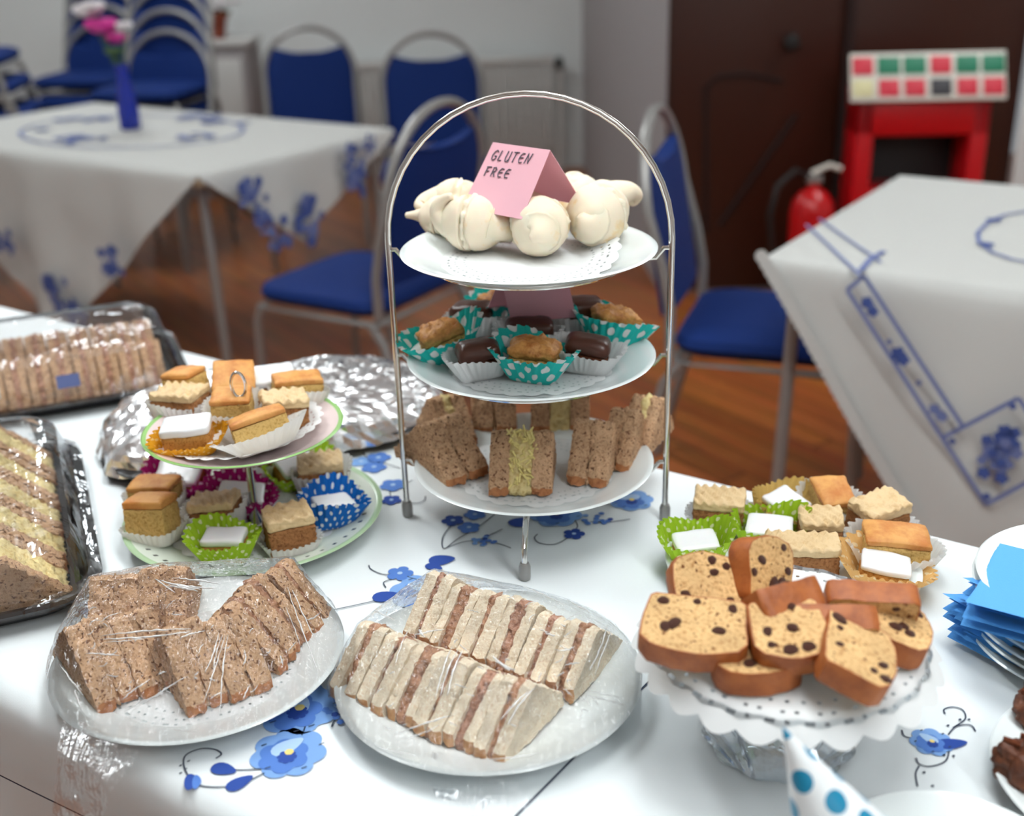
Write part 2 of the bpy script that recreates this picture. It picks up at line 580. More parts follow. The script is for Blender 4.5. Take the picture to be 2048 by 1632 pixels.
# radiator on the far wall
rd = thing('radiator', 'white ribbed radiator on the far wall right of the two blue chairs', 'radiator', (-.35, Y1 - .10, .12))
RW = 1.24
for k in range(27):
    fn = box_mesh(.034, .05, .50, .008) if k == 0 else fn
    o = link('radiator_fin', fn, rd, [] if k else [MT['rad']])
    o.location = (-RW / 2 + RW * k / 26, 0, 0)
hd = link('top_grille', box_mesh(RW + .05, .09, .035, .008), rd, [MT['rad']]); hd.location = (0, 0, .50)
vp = link('valve_pipe', tube([(RW / 2 + .06, 0, -.12), (RW / 2 + .06, 0, .46), (RW / 2 + .02, 0, .48)], .016, 8), rd, [MT['rad']])
vh = link('thermostat_head', lathe([(0, 0), (.022, 0), (.024, .05), (.018, .065), (0, .066)], 14), rd, [MT['black']])
vh.location = (RW / 2 + .06, 0, .46)

# ceiling lights (above the picture); the one over the fruit cake is added fill
LSPOTS = [(-1.15, 1.9), (-1.7, 4.9), (2.1, 3.3), (.35, .85), (1.2, -.9)]
for i, (x, y) in enumerate(LSPOTS):
    t = thing('ceiling_light', 'long white fluorescent ceiling light, %s' % ('above the small stand', 'at the far left', 'at the far right', 'added fill above the fruit cake', 'behind the viewer')[i], 'ceiling light', (x, y, HT - .35), (0, 0, .4), 'ceiling lights')
    hs = link('housing', box_mesh(.09, 1.5, .05, .01), t, [MT['rad']]); hs.location = (0, 0, .0302)
    for s_ in (-1, 1): link('suspension_rod', tube([(0, s_ * .6, .075), (0, s_ * .6, .349)], .006, 6), t, [MT['steel']])
    df = link('diffuser', box_mesh(.28, 1.4, .03, 0), t, [MT['tube']])


# ------------------------------------------------------------------ draped cloths and tables
def folding_table(name, label, K, la, lb, inset=.05):
    """top with its near-left corner at K, la along EX, lb along EY"""
    t = thing(name, label, 'table', K + EX * la / 2 + EY * lb / 2 - Vector((0, 0, K.z)), (0, 0, math.atan2(EX.y, EX.x)))
    tp = link('table_top', box_mesh(la, lb, .028, .006), t, [MT['ply']]); tp.location = (0, 0, K.z - .034)
    for sx in (-1, 1):
        for sy in (-1, 1):
            link('leg', tube([(sx * (la / 2 - inset), sy * (lb / 2 - inset), K.z - .036), (sx * (la / 2 - inset + .02), sy * (lb / 2 - inset), 0.001)], .014, 8), t, [MT['steel']])
    return t


def cloth(name, label, K, la, lb, front, left, right, back, mat, seed, step=.02, fold=.012, dens=11):
    """cloth on a table; front/left/right/back: hem depth as a function of the position along that side (metres)"""
    V, F = [], []
    z = K.z

    def P(a, b, zz): return K + EX * a + EY * b + Vector((0, 0, zz))
    na, nb = max(6, int(la / step)), max(6, int(lb / step))
    for i in range(na + 1):
        for j in range(nb + 1):
            a, b = la * i / na, lb * j / nb
            V.append(P(a, b, .0006 * n3((a, b, seed), 9)))
    for i in range(na):
        for j in range(nb):
            q = i * (nb + 1) + j
            F.append((q, q + nb + 1, q + nb + 2, q + 1))
    for side, fn, n in (('f', front, na), ('b', back, na), ('l', left, nb), ('r', right, nb)):
        if fn is None: continue
        base = len(V)
        m = 18
        Ls = la if side in 'fb' else lb
        for i in range(n + 1):
            s = Ls * i / n
            d = fn(s)
            for j in range(m + 1):
                w = j / m
                drop = d * w
                # rounded shoulder, then hanging folds that grow towards the hem
                shoulder = .010 * (1 - math.exp(-drop / .010))
                wave = fold * (drop / .3) * (math.sin(s * dens + seed) + .6 * math.sin(s * dens * 2.3 + 1.3 * seed) + .7 * n3((s, drop, seed), 6))
                out = shoulder + abs(drop) * .04 + wave
                zz = -drop + .004 * 0
                if side == 'f': p = P(s, -out, zz)
                elif side == 'b': p = P(s, lb + out, zz)
                elif side == 'l': p = P(-out, s, zz)
                else: p = P(la + out, s, zz)
                V.append(p)
        for i in range(n):
            for j in range(m):
                q = base + i * (m + 1) + j
                F.append((q, q + m + 1, q + m + 2, q + 1))
    me = pyd(V, F, name)
    bm = bmesh.new(); bm.from_mesh(me)
    bmesh.ops.remove_doubles(bm, verts=bm.verts, dist=.0004)
    bmesh.ops.recalc_face_normals(bm, faces=bm.faces)
    bm.to_mesh(me); bm.free()
    o = link(name, me, None, [mat], smooth=True, sharp=None)
    return tag(o, label, 'tablecloth')


def lerp_fn(pts):
    def f(s):
        for (a, da), (b, db) in zip(pts, pts[1:]):
            if s <= b: return da + (db - da) * max(0, min(1, (s - a) / (b - a)))
        return pts[-1][1]
    return f


# main table: its front edge passes EY . p = .440, its back edge EY . p = 1.127
KM = EX * -2.45 + EY * .4404 + Vector((0, 0, TZ))
folding_table('buffet_table', 'long buffet table under the white floral cloth', KM - Vector((0, 0, .003)), 3.6, .687)
maincloth = cloth('floral_tablecloth', 'white tablecloth with blue printed flowers on the buffet table', KM, 3.6, .687,
                  lambda s: .34, lambda s: .3, lambda s: .3, lambda s: .25, MT['cloth'], 2, fold=.016, dens=9)
KL = at(395, 350, TZ) + EX * -1.54
folding_table('side_table', 'far left table carrying the blue vase', KL - Vector((0, 0, .003)), 1.54, .84)
lcloth = cloth('embroidered_tablecloth', 'white embroidered cloth with hanging corners on the table with the vase', KL, 1.54, .84,
               lerp_fn([(0, .05), (.8, .54), (.88, .54), (1.54, .012)]), lerp_fn([(0, .02), (.42, .2), (.84, .02)]),
               lerp_fn([(0, .012), (.36, .27), (.84, .012)]), lerp_fn([(0, .02), (.8, .4), (1.54, .02)]), MT['cream'], 5, step=.03)
KR = at(1530, 515, TZ)
folding_table('side_table', 'right hand table under the cream embroidered cloth', KR - Vector((0, 0, .003)), 1.5, .87)
rcloth = cloth('embroidered_tablecloth', 'cream cloth with blue embroidered band hanging diagonally at the right', KR, 1.5, .87,
               lerp_fn([(0, .006), (.08, .115), (.21, .30), (.30, .42), (.40, .515), (.6, .47), (1.5, .2)]), lerp_fn([(0, .006), (.87, .05)]),
               lambda s: .2, lerp_fn([(0, .05), (1.5, .2)]), MT['cream'], 3, step=.02, fold=.006)


def ribbon(pts, w, up=Vector((0, 0, 1))):
    V, F = [], []
    for i, p in enumerate(pts):
        t = (pts[min(i + 1, len(pts) - 1)] - pts[max(i - 1, 0)]).normalized()
        s = t.cross(up)
        if s.length < 1e-6: s = Vector((1, 0, 0))
        s.normalize()
        V += [p - s * w / 2, p + s * w / 2]
    for i in range(len(pts) - 1):
        F.append((2 * i, 2 * i + 1, 2 * i + 3, 2 * i + 2))
    return V, F


class Print:
    """a flat piece of print or needlework: several coloured layers in one mesh"""
    def __init__(self): self.V, self.F, self.M = [], [], []

    def add(self, V, F, m):
        b = len(self.V)
        self.V += V; self.F += [tuple(b + i for i in f) for f in F]; self.M += [m] * len(F)

    def build(self, name, parent, mats):
        return link(name, pyd(self.V, self.F, name, None, self.M), parent, mats, smooth=False)


PM = [MT['b_dark'], MT['b_mid'], MT['b_light'], MT['b_pale'], MT['b_line'], MT['b_yel']]
LIFT = .0012


def petals(pr, c, r, n, m, z, depth=.22, rot=0, sq=1.0, ang=0):
    V = [c + Vector((0, 0, z))]
    N = n * 8
    for i in range(N):
        a = 2 * PI * i / N
        rr = r * (1 - depth + depth * abs(math.cos(n * a / 2 + rot)) ** .6)
        x, y = rr * math.cos(a), rr * math.sin(a) * sq
        ca, sa = math.cos(ang), math.sin(ang)
        V.append(c + Vector((x * ca - y * sa, x * sa + y * ca, z)))
    pr.add(V, [(0, 1 + i, 1 + (i + 1) % N) for i in range(N)], m)


def leaf(pr, c, l, w, ang, m, z):
    V = [c + Vector((0, 0, z))]
    N = 16
    for i in range(N):
        a = 2 * PI * i / N
        x = l / 2 * math.cos(a); y = w / 2 * math.sin(a) * (1 - .35 * math.cos(a))
        V.append(c + Vector((x * math.cos(ang) - y * math.sin(ang), x * math.sin(ang) + y * math.cos(ang), z)))
    pr.add(V, [(0, 1 + i, 1 + (i + 1) % N) for i in range(N)], m)


def px(u, v, dz=0): return at(u, v, TZ) + Vector((0, 0, dz))


def stem(pr, pts, w=.0012, m=4):
    P = [px(u, v, LIFT) for u, v in pts]
    # smooth the line
    Q = []
    for i in range(len(P) - 1):
        p0, p1, p2, p3 = P[max(i - 1, 0)], P[i], P[i + 1], P[min(i + 2, len(P) - 1)]
        for k in range(6):
            t = k / 6
            Q.append(.5 * ((2 * p1) + (p2 - p0) * t + (2 * p0 - 5 * p1 + 4 * p2 - p3) * t * t + (3 * p1 - p0 - 3 * p2 + p3) * t ** 3))
    Q.append(P[-1])
    V, F = ribbon(Q, w)
    pr.add(V, F, m)


def big_flower(name, u, v, r, seed=0, mirrored=False):
    pr = Print(); c = px(u, v)
    petals(pr, c, r, 7, 2, LIFT, .2, seed)
    petals(pr, c + Vector((-.1 * r, -.15 * r, 0)), r * .68, 6, 1, LIFT + .0004, .25, seed + 1)
    leaf(pr, c + Vector((-.05 * r, .22 * r, 0)), r * .95, r * .5, .4 + seed, 3, LIFT + .0006)
    petals(pr, c + Vector((0, -.2 * r, 0)), r * .26, 8, 0, LIFT + .0008, .2)
    petals(pr, c + Vector((.03 * r, -.02 * r, 0)), r * .12, 6, 5, LIFT + .001, .1)
    for k in range(5):
        a = seed + k * 1.25
        p = c + Vector((math.cos(a) * r * .8, math.sin(a) * r * .8, LIFT + .0008))
        V, F = ribbon([p, p + Vector((.13 * r, .07 * r, 0))], .001)
        pr.add(V, F, 4)
    pr.build(name, maincloth, PM)


def small_flower(pr, u, v, r, m=1, n=5, sd=0):
    c = px(u, v)
    petals(pr, c, r, n, m, LIFT + .0002, .3, sd)
    petals(pr, c, r * .2, 6, 3, LIFT + .0006, .1)


def berries(pr, u, v, r, sd):
    rnd = random.Random(sd)
    for k in range(14):
        a, q = rnd.uniform(0, 6.28), r * math.sqrt(rnd.random())
        c = px(u, v) + Vector((math.cos(a) * q * 1.3, math.sin(a) * q, 0))
        petals(pr, c, r * .26, 5, rnd.choice((1, 1, 0, 2)), LIFT + .0002 + k * .00004, .2, k)


def tendril_print(name, build):
    pr = Print(); build(pr); pr.build(name, maincloth, PM)


big_flower('printed_pansy', 577, 1507, .031, .3)
big_flower('printed_pansy', 598, 1418, .036, 1.4)
big_flower('printed_pansy', 846, 1185, .034, 2.2)
big_flower('printed_pansy', 1112, 1030, .030, .9)
big_flower('printed_pansy', 1262, 1002, .026, 2.9)
big_flower('printed_pansy', 1862, 1486, .017, 1.9)


def sprig_a(pr):
    stem(pr, [(523, 1540), (480, 1542), (450, 1538)]); stem(pr, [(530, 1548), (470, 1573), (400, 1573), (372, 1545), (370, 1515), (400, 1500), (430, 1501), (443, 1510), (432, 1519)], .0013)
    leaf(pr, px(448, 1541), .022, .013, -.35, 0, LIFT + .0003); leaf(pr, px(480, 1568), .023, .013, .7, 0, LIFT + .0003)
    leaf(pr, px(383, 1566), .011, .018, .2, 0, LIFT + .0003); leaf(pr, px(394, 1567), .007, .016, .2, 1, LIFT + .0005)
    for u, v in ((362, 1533), (372, 1540), (362, 1548), (378, 1524)): leaf(pr, px(u, v), .003, .0014, .8, 4, LIFT)
    stem(pr, [(604, 1473), (612, 1450), (608, 1437)])


def sprig_b(pr):
    berries(pr, 682, 1428, .013, 1); stem(pr, [(690, 1420), (668, 1445), (664, 1456)]); stem(pr, [(690, 1425), (712, 1450), (720, 1466)])


def sprig_c(pr):
    small_flower(pr, 800, 1149, .014, 1); stem(pr, [(842, 1163), (800, 1152), (765, 1150), (742, 1140), (738, 1132)]); stem(pr, [(790, 1158), (768, 1166), (772, 1177)])
    leaf(pr, px(884, 1122), .028, .02, .2, 0, LIFT + .0003); leaf(pr, px(868, 1136), .02, .012, -.5, 0, LIFT + .0004)
    leaf(pr, px(775, 1195), .03, .018, .1, 0, LIFT + .0003)


def sprig_d(pr):
    stem(pr, [(990, 1030), (960, 1053), (915, 1080), (888, 1099), (886, 1075), (905, 1050)])
    stem(pr, [(888, 1099), (925, 1086), (960, 1080), (1005, 1060)]); stem(pr, [(960, 1080), (1000, 1090), (1022, 1098)])
    for u, v, r, m in ((906, 1043, .013, 0), (950, 1031, .013, 1), (938, 1057, .013, 1)): small_flower(pr, u, v, r, m, 5, u)
    berries(pr, 972, 1082, .012, 3)
    leaf(pr, px(1038, 1046), .024, .02, .8, 0, LIFT + .0003)


def sprig_e(pr):
    berries(pr, 1192, 1040, .013, 5); stem(pr, [(1180, 1045), (1215, 1046), (1260, 1040)]); stem(pr, [(1150, 1042), (1155, 1055), (1145, 1065)])
    small_flower(pr, 1148, 1070, .012, 0); stem(pr, [(1140, 1075), (1110, 1090), (1080, 1088), (1069, 1078), (1075, 1070)])
    stem(pr, [(1210, 1012), (1235, 1008), (1250, 1004)])


def sprig_f(pr):
    for u, v, r, m in ((757, 917, .016, 1), (748, 936, .016, 1), (722, 925, .014, 2), (786, 972, .016, 1), (783, 1002, .012, 0)): small_flower(pr, u, v, r, m, 5, u)
    stem(pr, [(800, 938), (765, 926), (735, 915), (725, 905)]); stem(pr, [(825, 962), (795, 975), (780, 985), (790, 1000), (830, 1008), (848, 1003), (851, 994)])


def sprig_g(pr):
    leaf(pr, px(1903, 1490), .026, .012, .1, 0, LIFT + .0003)
    stem_tail(pr)


def sprig_h(pr):
    leaf(pr, px(200, 1205), .03, .016, .5, 0, LIFT + .0003); leaf(pr, px(182, 1222), .024, .014, .2, 0, LIFT + .0003)


def stem_tail(pr):
    stem(pr, [(1896, 1472), (1912, 1455), (1940, 1452), (1951, 1465)]); stem(pr, [(1905, 1458), (1930, 1440), (1925, 1422), (1905, 1416), (1888, 1421), (1890, 1430)])
    stem(pr, [(1898, 1504), (1890, 1525), (1860, 1535), (1838, 1530), (1832, 1518)]); stem(pr, [(1838, 1534), (1831, 1550), (1835, 1575)])
    stem(pr, [(1822, 1478), (1808, 1474), (1803, 1462)])
    for u, v in ((1920, 1441), (1938, 1441), (1896, 1453), (1888, 1512), (1907, 1514), (1848, 1547), (1865, 1574)): leaf(pr, px(u, v), .003, .002, .8, 4, LIFT)


def seams(pr):
    stem(pr, [(1010, 1657), (1035, 1631), (1100, 1566), (1165, 1500), (1291, 1372), (1340, 1320)], .0018)


for i, fn in enumerate((sprig_a, sprig_b, sprig_c, sprig_d, sprig_e, sprig_f, sprig_g, sprig_h)):
    tendril_print('printed_sprig', fn)
tendril_print('stitched_line', seams)
tendril_print('stitched_line', lambda pr: stem(pr, [(640, 1228), (683, 1218), (716, 1211), (800, 1192)], .0012))
# dark stitched line along the front drop of the main cloth
pr = Print()
n_front = EY
pp = [at_plane(u, v, KM - EY * .020, n_front) for u, v in ((-60, 1516), (0, 1546), (60, 1576), (120, 1605), (180, 1634), (260, 1672))]
V, F = ribbon([p - EY * .002 for p in pp], .0018, EY)
pr.add(V, F, 4)
pr.build('stitched_line', maincloth, PM)


# embroidery on the two side cloths
EM = [MT['e_blue'], MT['e_navy']]
pr = Print()
pfront = KR - EY * .045


def rp(u, v, lift=0): return at_plane(u, v, pfront, EY) - EY * lift


def rline(pts, w=.008, m=0):
    V, F = ribbon([rp(u, v) for u, v in pts], w, EY); pr.add(V, F, m)


rline([(1694, 580), (1790, 728), (1890, 884), (1972, 1009)]); rline([(1694, 580), (1728, 552)]); rline([(1728, 552), (1830, 708), (1925, 852)])
rline([(1888, 874), (1965, 834), (2037, 796)]); rline([(1972, 1009), (2048, 968), (2080, 950)]); rline([(2037, 796), (2080, 860)])
for u, v, r, m in ((1735, 605, .013, 1), (1746, 622, .012, 1), (1797, 708, .016, 1), (1806, 718, .014, 1), (1870, 818, .012, 0), (1884, 832, .012, 0), (1779, 683, .006, 0), (1838, 765, .006, 0),
                   (1986, 905, .022, 0), (2012, 885, .026, 1), (2003, 925, .022, 0), (1975, 880, .012, 1), (2010, 862, .014, 1), (2030, 865, .012, 1), (1968, 945, .014, 1), (2003, 955, .014, 1), (2032, 905, .014, 0), (1964, 920, .01, 0),
                   (1905, 882, .007, 1), (1974, 992, .008, 1), (2026, 812, .007, 1)):
    c = rp(u, v, .002)
    V = [c] + [c + EX * r * math.cos(a) * (.7 + .3 * abs(math.cos(2.5 * a))) + Vector((0, 0, 1)) * r * math.sin(a) * (.7 + .3 * abs(math.cos(2.5 * a))) for a in [2 * PI * i / 20 for i in range(20)]]
    pr.add(V, [(0, 1 + i, 1 + (i + 1) % 20) for i in range(20)], m)
    if r > .02:
        V = [q + (c - q) * .55 - EY * .002 for q in V]
        pr.add(V, [(0, 1 + i, 1 + (i + 1) % 20) for i in range(20)], 1 - m)
pr.build('embroidered_band', rcloth, EM)
pr = Print()


def tl(pts, w=.007, m=0):
    V, F = ribbon([px(u, v, .0035) for u, v in pts], w); pr.add(V, F, m)


tl([(1612, 452), (1655, 492), (1700, 535), (1722, 556)]); tl([(1638, 440), (1690, 478), (1740, 512), (1762, 528)])
tl([(1720, 545), (1742, 520), (1768, 505)], .012, 0)
pr.build('embroidered_corner', rcloth, EM)
pr = Print()
tl([(2060, 424), (2010, 432), (1975, 448), (1955, 468), (1958, 488), (1985, 508), (2025, 522), (2060, 528)], .009, 0)
for u, v in ((1987, 443), (1972, 492)):
    c = px(u, v, .004); V = [c] + [c + Vector((math.cos(a) * .016, math.sin(a) * .016, 0)) for a in [2 * PI * i / 12 for i in range(12)]]
    pr.add(V, [(0, 1 + i, 1 + (i + 1) % 12) for i in range(12)], 1)
pr.build('embroidered_ring', rcloth, EM)
# scalloped lace hem of the right cloth
V, F = [], []
hem = [(0, .006), (.08, .115), (.21, .30), (.30, .42), (.40, .515), (.6, .47)]
hf = lerp_fn(hem)
lace = Print()
for i in range(60):
    s = .6 * i / 60
    p = KR + EX * s - EY * (.013 + hf(s) * .04) + Vector((0, 0, -hf(s) + .012))
    N = 10
    V = [p - EY * .004] + [p - EY * .004 + EX * .014 * math.cos(2 * PI * k / N) + Vector((0, 0, .014 * math.sin(2 * PI * k / N))) for k in range(N)]
    lace.add(V, [(0, 1 + k, 1 + (k + 1) % N) for k in range(N)], 0)
lo = lace.build('lace_hem', rcloth, [MT['cream']]); lo['kind'] = 'stuff'
# blue needlework of the left cloth
pr = Print()


def blob(c, ax, ay, r, m, sd, nrm):
    rnd = random.Random(sd)
    for k in range(16):
        a, q = rnd.uniform(0, 6.28), r * math.sqrt(rnd.random())
        cc = c + ax * math.cos(a) * q + ay * math.sin(a) * q + nrm * .002 * rnd.random()
        rr = r * rnd.uniform(.2, .34)
        V = [cc] + [cc + ax * rr * math.cos(2 * PI * i / 9) + ay * rr * math.sin(2 * PI * i / 9) for i in range(9)]
        pr.add(V, [(0, 1 + i, 1 + (i + 1) % 9) for i in range(9)], rnd.choice((m, m, 1 - m)))


UPV = Vector((0, 0, 1))
KN = at(395, 350, TZ)
for u, v, r in ((120, 595, .075), (222, 520, .055), (12, 490, .05), (150, 630, .05)):
    blob(at_plane(u, v, KN - EY * .06, EY), EX, UPV, r, 1, u, -EY)
for u, v, r in ((505, 395, .055), (525, 440, .04), (620, 440, .07), (560, 470, .05), (705, 320, .05), (715, 360, .05), (740, 290, .03)):
    blob(at_plane(u, v, KN + EX * .04, EX), EY, UPV, r, 1, u, EX)
for u, v, r in ((200, 240, .06), (170, 282, .06), (400, 236, .07), (395, 275, .06), (85, 262, .03), (488, 248, .03), (140, 240, .05), (430, 245, .05), (140, 278, .05)):
    blob(px(u, v, .004), EX, EY, r, 0, u + v, UPV)
ring = [px(262, 262, .0035) + EX * .44 * math.cos(a) + EY * .3 * math.sin(a) for a in [2 * PI * i / 48 for i in range(49)]]
V, F = ribbon(ring, .012); pr.add(V, F, 0)
pr.build('embroidered_motif', lcloth, EM)


# ------------------------------------------------------------------ chairs
def make_chair():
    t = thing('banquet_chair', 'blue chair', 'chair')
    w, d, sh = .43, .42, .475          # faces +y
    # seat pad
    rings = []
    for hx, z in ((.19, 0), (.205, .008), (.212, .025), (.205, .042), (.18, .052), (.10, .056)):
        rings.append((hx, hx * .99, min(.07, hx * .6), z))
    s = link('seat', loft(rings), t, [MT['chairblue']]); s.location = (0, 0.0, sh - .035)
    # hoop of the back, running down into the rear legs
    hoop, pts = [], []
    hw, y0 = .20, -.20
    for sgn in (-1,):
        pass
    for i in range(0, 19):
        a = PI - PI * i / 18
        z = .76 + .195 * math.sin(a)
        hoop.append((hw * math.cos(a), y0 - .02 - (z - sh) * .16, z))
    side = lambda sx: [(sx * hw, y0 - .01, sh - .03), (sx * hw, y0 - .012, .55), (sx * hw, y0 - .03, .64)]
    path = side(-1) + hoop + list(reversed(side(1)))
    link('back_hoop', tube(path, .0125, 8), t, [MT['steel']])
    # padded back inside the hoop, with the hand hold left open at the top
    V, F = [], []
    N = 14
    outl = []
    for i in range(N + 1):
        f = i / N
        z = .53 + .345 * f
        hx = hw - .012 if z < .76 else (hw - .012) * math.sqrt(max(.02, 1 - ((z - .76) / .19) ** 2))
        outl.append((hx, z))
    m = 8
    for yy in (-.018, .018):
        for hx, z in outl:
            for j in range(m + 1):
                q = -1 + 2 * j / m
                dip = .028 * (1 - q * q) * (1 if z > .86 else 0)
                edge = 1 - (abs(q) ** 4)
                V.append((hx * q, y0 - .02 - (z - sh) * .16 + yy * (.35 + .65 * edge), z - dip))
    R = (N + 1) * (m + 1)
    for b in (0, R):
        for i in range(N):
            for j in range(m):
                q = b + i * (m + 1) + j
                F.append((q, q + 1, q + m + 2, q + m + 1))
    for i in range(N):
        for j in (0, m):
            a0 = i * (m + 1) + j; a1 = a0 + m + 1
            F.append((a0, a1, a1 + R, a0 + R))
    for j in range(m):
        for i in (0, N):
            a0 = i * (m + 1) + j
            F.append((a0, a0 + 1, a0 + 1 + R, a0 + R))
    bm = bmesh.new(); bm.from_mesh(pyd(V, F)); link('backrest', bm_mesh(bm), t, [MT['chairblue']])
    # seat frame and four legs
    fx, fy = .20, .20
    link('seat_frame', tube([(-fx, -fy, sh - .05), (fx, -fy, sh - .05), (fx, fy, sh - .05), (-fx, fy, sh - .05)], .012, 8, True), t, [MT['steel']])
    for sx in (-1, 1):
        link('leg', tube([(sx * fx, fy - .02, sh - .045), (sx * (fx + .002), fy, sh - .09), (sx * (fx + .004), fy + .012, .0)], .0125, 8), t, [MT['steel']])
        link('leg', tube([(sx * fx, -fy + .02, sh - .045), (sx * fx, -fy - .02, sh - .10), (sx * fx, -fy - .12, .0)], .0125, 8), t, [MT['steel']])
    return t


chair0 = make_chair()


def chair(x, y, face, label, z=0, first=[True], group='blue banquet chairs', tilt=0):
    o = chair0 if first[0] else copy_tree(chair0)
    first[0] = False
    o.location = (x, y, z)
    o.rotation_euler = (tilt, 0, face - PI / 2)
    o['label'] = label
    o['group'] = group
    return o


aEX = math.atan2(EX.y, EX.x)
chair(.625, 2.56, aEX + .26, 'blue padded chair facing right, at the end of the cream embroidered table')
chair(-.40, 3.03, aEX + PI + .05, 'blue padded chair seen from behind, left of the tall cake stand')
chair(-.82, 5.05, -PI / 2 + .12, 'blue chair against the far wall, left of the pair behind the vase table')
chair(-.27, 4.55, -PI / 2 + .05, 'blue chair near the far wall, right of the pair beside the radiator')
for k in range(4):
    chair(-1.54, 5.08 + .05 * k, -PI / 2 - .20, ('lowest', 'second lowest', 'second highest', 'topmost')[k] + ' blue chair in the stack directly behind the vase flowers', z=.085 * k)
for k in range(4):
    chair(-1.99, 5.62 + .05 * k, -PI / 2 - .15, ('lowest', 'second lowest', 'second highest', 'topmost')[k] + ' blue chair in the stack left of the vase', z=.085 * k)
for k in range(5):
    chair(-2.12 - .03 * k, 4.98, .15, ('lowest', 'second lowest', 'middle', 'second highest', 'topmost')[k] + ' blue chair in the side-on stack at the left edge', z=.11 * k)

# white cabinet with a flower pot by the far wall
cb = thing('cabinet', 'narrow grey-white cabinet between the stacked chairs and the far chairs', 'cabinet', (-1.54, 6.5, 0))
link('body', box_mesh(.40, .36, .80, .006), cb, [MT['wallg']])
o = link('cabinet_top', box_mesh(.44, .40, .03, .006), cb, [MT['rad']]); o.location = (0, 0, .801)
o = link('cabinet_door', box_mesh(.34, .012, .66, .004), cb, [MT['rad']]); o.location = (0, -.187, .08)
fp = thing('flower_pot', 'terracotta pot of white flowers on the narrow cabinet', 'flower pot', (-1.53, 6.48, .832))
link('pot', lathe([(0, 0), (.055, 0), (.075, .10), (.085, .10), (.085, .13), (.07, .13), (.066, .10), (0, .1)], 24), fp, [MT['terra']])
for k in range(9):
    a = k * 2.4; r = .03 + .012 * k
    o = link('white_bloom', lathe([(0, .0), (.02, .004), (.034, .02), (.025, .03), (0, .026)], 8) if k == 0 else wb, fp, [MT['petalw']] if k == 0 else [])
    wb = o.data
    o.location = (r * math.cos(a), r * math.sin(a), .13 + .05 * math.sin(k * 1.7) ** 2)
link('leaves', tubes([([(0, 0, .09), (.05 * math.cos(k), .05 * math.sin(k), .14), (.1 * math.cos(k), .1 * math.sin(k), .13)], .008, False) for k in range(7)]), fp, [MT['leaf']])

# vase of flowers
vb = at(262, 258, TZ)
vs = thing('bud_vase', 'slim cobalt blue vase on the far left table', 'vase', vb)
link('vase_body', lathe([(0, .001), (.03, .001), (.036, .01), (.036, .06), (.030, .12), (.022, .17), (.022, .2), (.026, .215), (.022, .216), (.017, .2), (.017, .17), (.025, .1), (.03, .02), (0, .015)], 28), vs, [MT['vase']])
fl = thing('flower_bunch', 'pink and white flowers standing in the cobalt vase', 'flowers', vb + Vector((0, 0, .02)))
heads = [(-.045, .0, .295, 'petalp', .05), (-.01, .02, .26, 'petalp', .035), (-.085, .01, .345, 'petalw', .045), (-.055, -.02, .365, 'petalw', .035), (.03, 0, .305, 'petalw', .026), (-.02, .01, .22, 'leaf', .03)]
for x, y, z, m, r in heads:
    def wob(rr, zz, a): return (rr * (1 + .18 * math.cos(5 * a)), zz)
    o = link('bloom', lathe([(0, 0), (r * .5, r * .05), (r, r * .5), (r * .85, r * .9), (r * .4, r * .8), (0, r * .7)], 20, wob=wob), fl, [MT[m]])
    o.location = (x, y, z)
    link('flower_stem', tube([(0, 0, .0), (x * .2, y * .2, .18), (x, y, z + .004)], .003, 6), fl, [MT['leaf']])

# fire point in front of the door
fpx = thing('fire_point_stand', 'red fire extinguisher stand with a sign board before the brown door', 'fire stand', (1.43, 4.05, 0), (0, 0, -.08))
for s in (-1, 1):
    o = link('side_post', box_mesh(.06, .20, .80, .008), fpx, [MT['red']]); o.location = (s * .19, 0, 0)
o = link('top_panel', box_mesh(.44, .20, .13, .008), fpx, [MT['red']]); o.location = (0, 0, .645)
o = link('shelf_panel', box_mesh(.32, .18, .40, .006), fpx, [MT['red']]); o.location = (0, .005, .06)
o = link('back_panel', box_mesh(.34, .01, .64, .002), fpx, [MT['black']]); o.location = (0, .09, .02)  # black puts the shade of the open interior into the colour
sg = link('sign_board', box_mesh(.51, .012, .165, .003), fpx, [MT['signw']]); sg.location = (.0, -.125, .765); sg.rotation_euler = (-.45, 0, 0)
for i in range(6):
    cx = -.213 + .0852 * i
    for row, mm in ((0, 'signg' if i % 3 else 'signr'), (1, ('signy', 'signr', 'signr', 'signb', 'signr', 'signr')[i])):
        o = link('pictogram', box_mesh(.068 if (row or i % 3 == 0) else .074, .003, .06 if row == 0 else .058, .001), sg, [MT[mm]])
        o.location = (cx, -.0075, .09 - .075 * row)
        if mm in ('signr', 'signg') and i % 3 and row:
            pass
ext = thing('fire_extinguisher', 'red fire extinguisher with black hose left of the red stand', 'fire extinguisher', (1.06, 3.93, 0))
link('cylinder', lathe([(0, 0), (.07, 0), (.075, .01), (.075, .40), (.068, .44), (.045, .47), (.02, .485), (.02, .5), (0, .5)], 28), ext, [MT['red2']])
link('valve', box_mesh(.05, .03, .03, .004), ext, [MT['steel']]).location = (0, 0, .5)
link('lever', tube([(-.01, 0, .535), (.05, 0, .56), (.09, 0, .545)], .009, 8), ext, [MT['signw']])
link('hose', tube([(-.02, 0, .52), (-.07, -.02, .55), (-.13, -.03, .50), (-.155, -.04, .40), (-.14, -.04, .28), (-.10, -.05, .16)], .011, 8), ext, [MT['black']])
ex2 = thing('fire_extinguisher', 'black-banded fire extinguisher standing inside the red stand', 'fire extinguisher', (1.44, 3.885, 0))
link('cylinder', lathe([(0, 0), (.055, 0), (.06, .01), (.06, .36), (.05, .40), (.018, .43), (.018, .45), (0, .45)], 24), ex2, [MT['red2']])
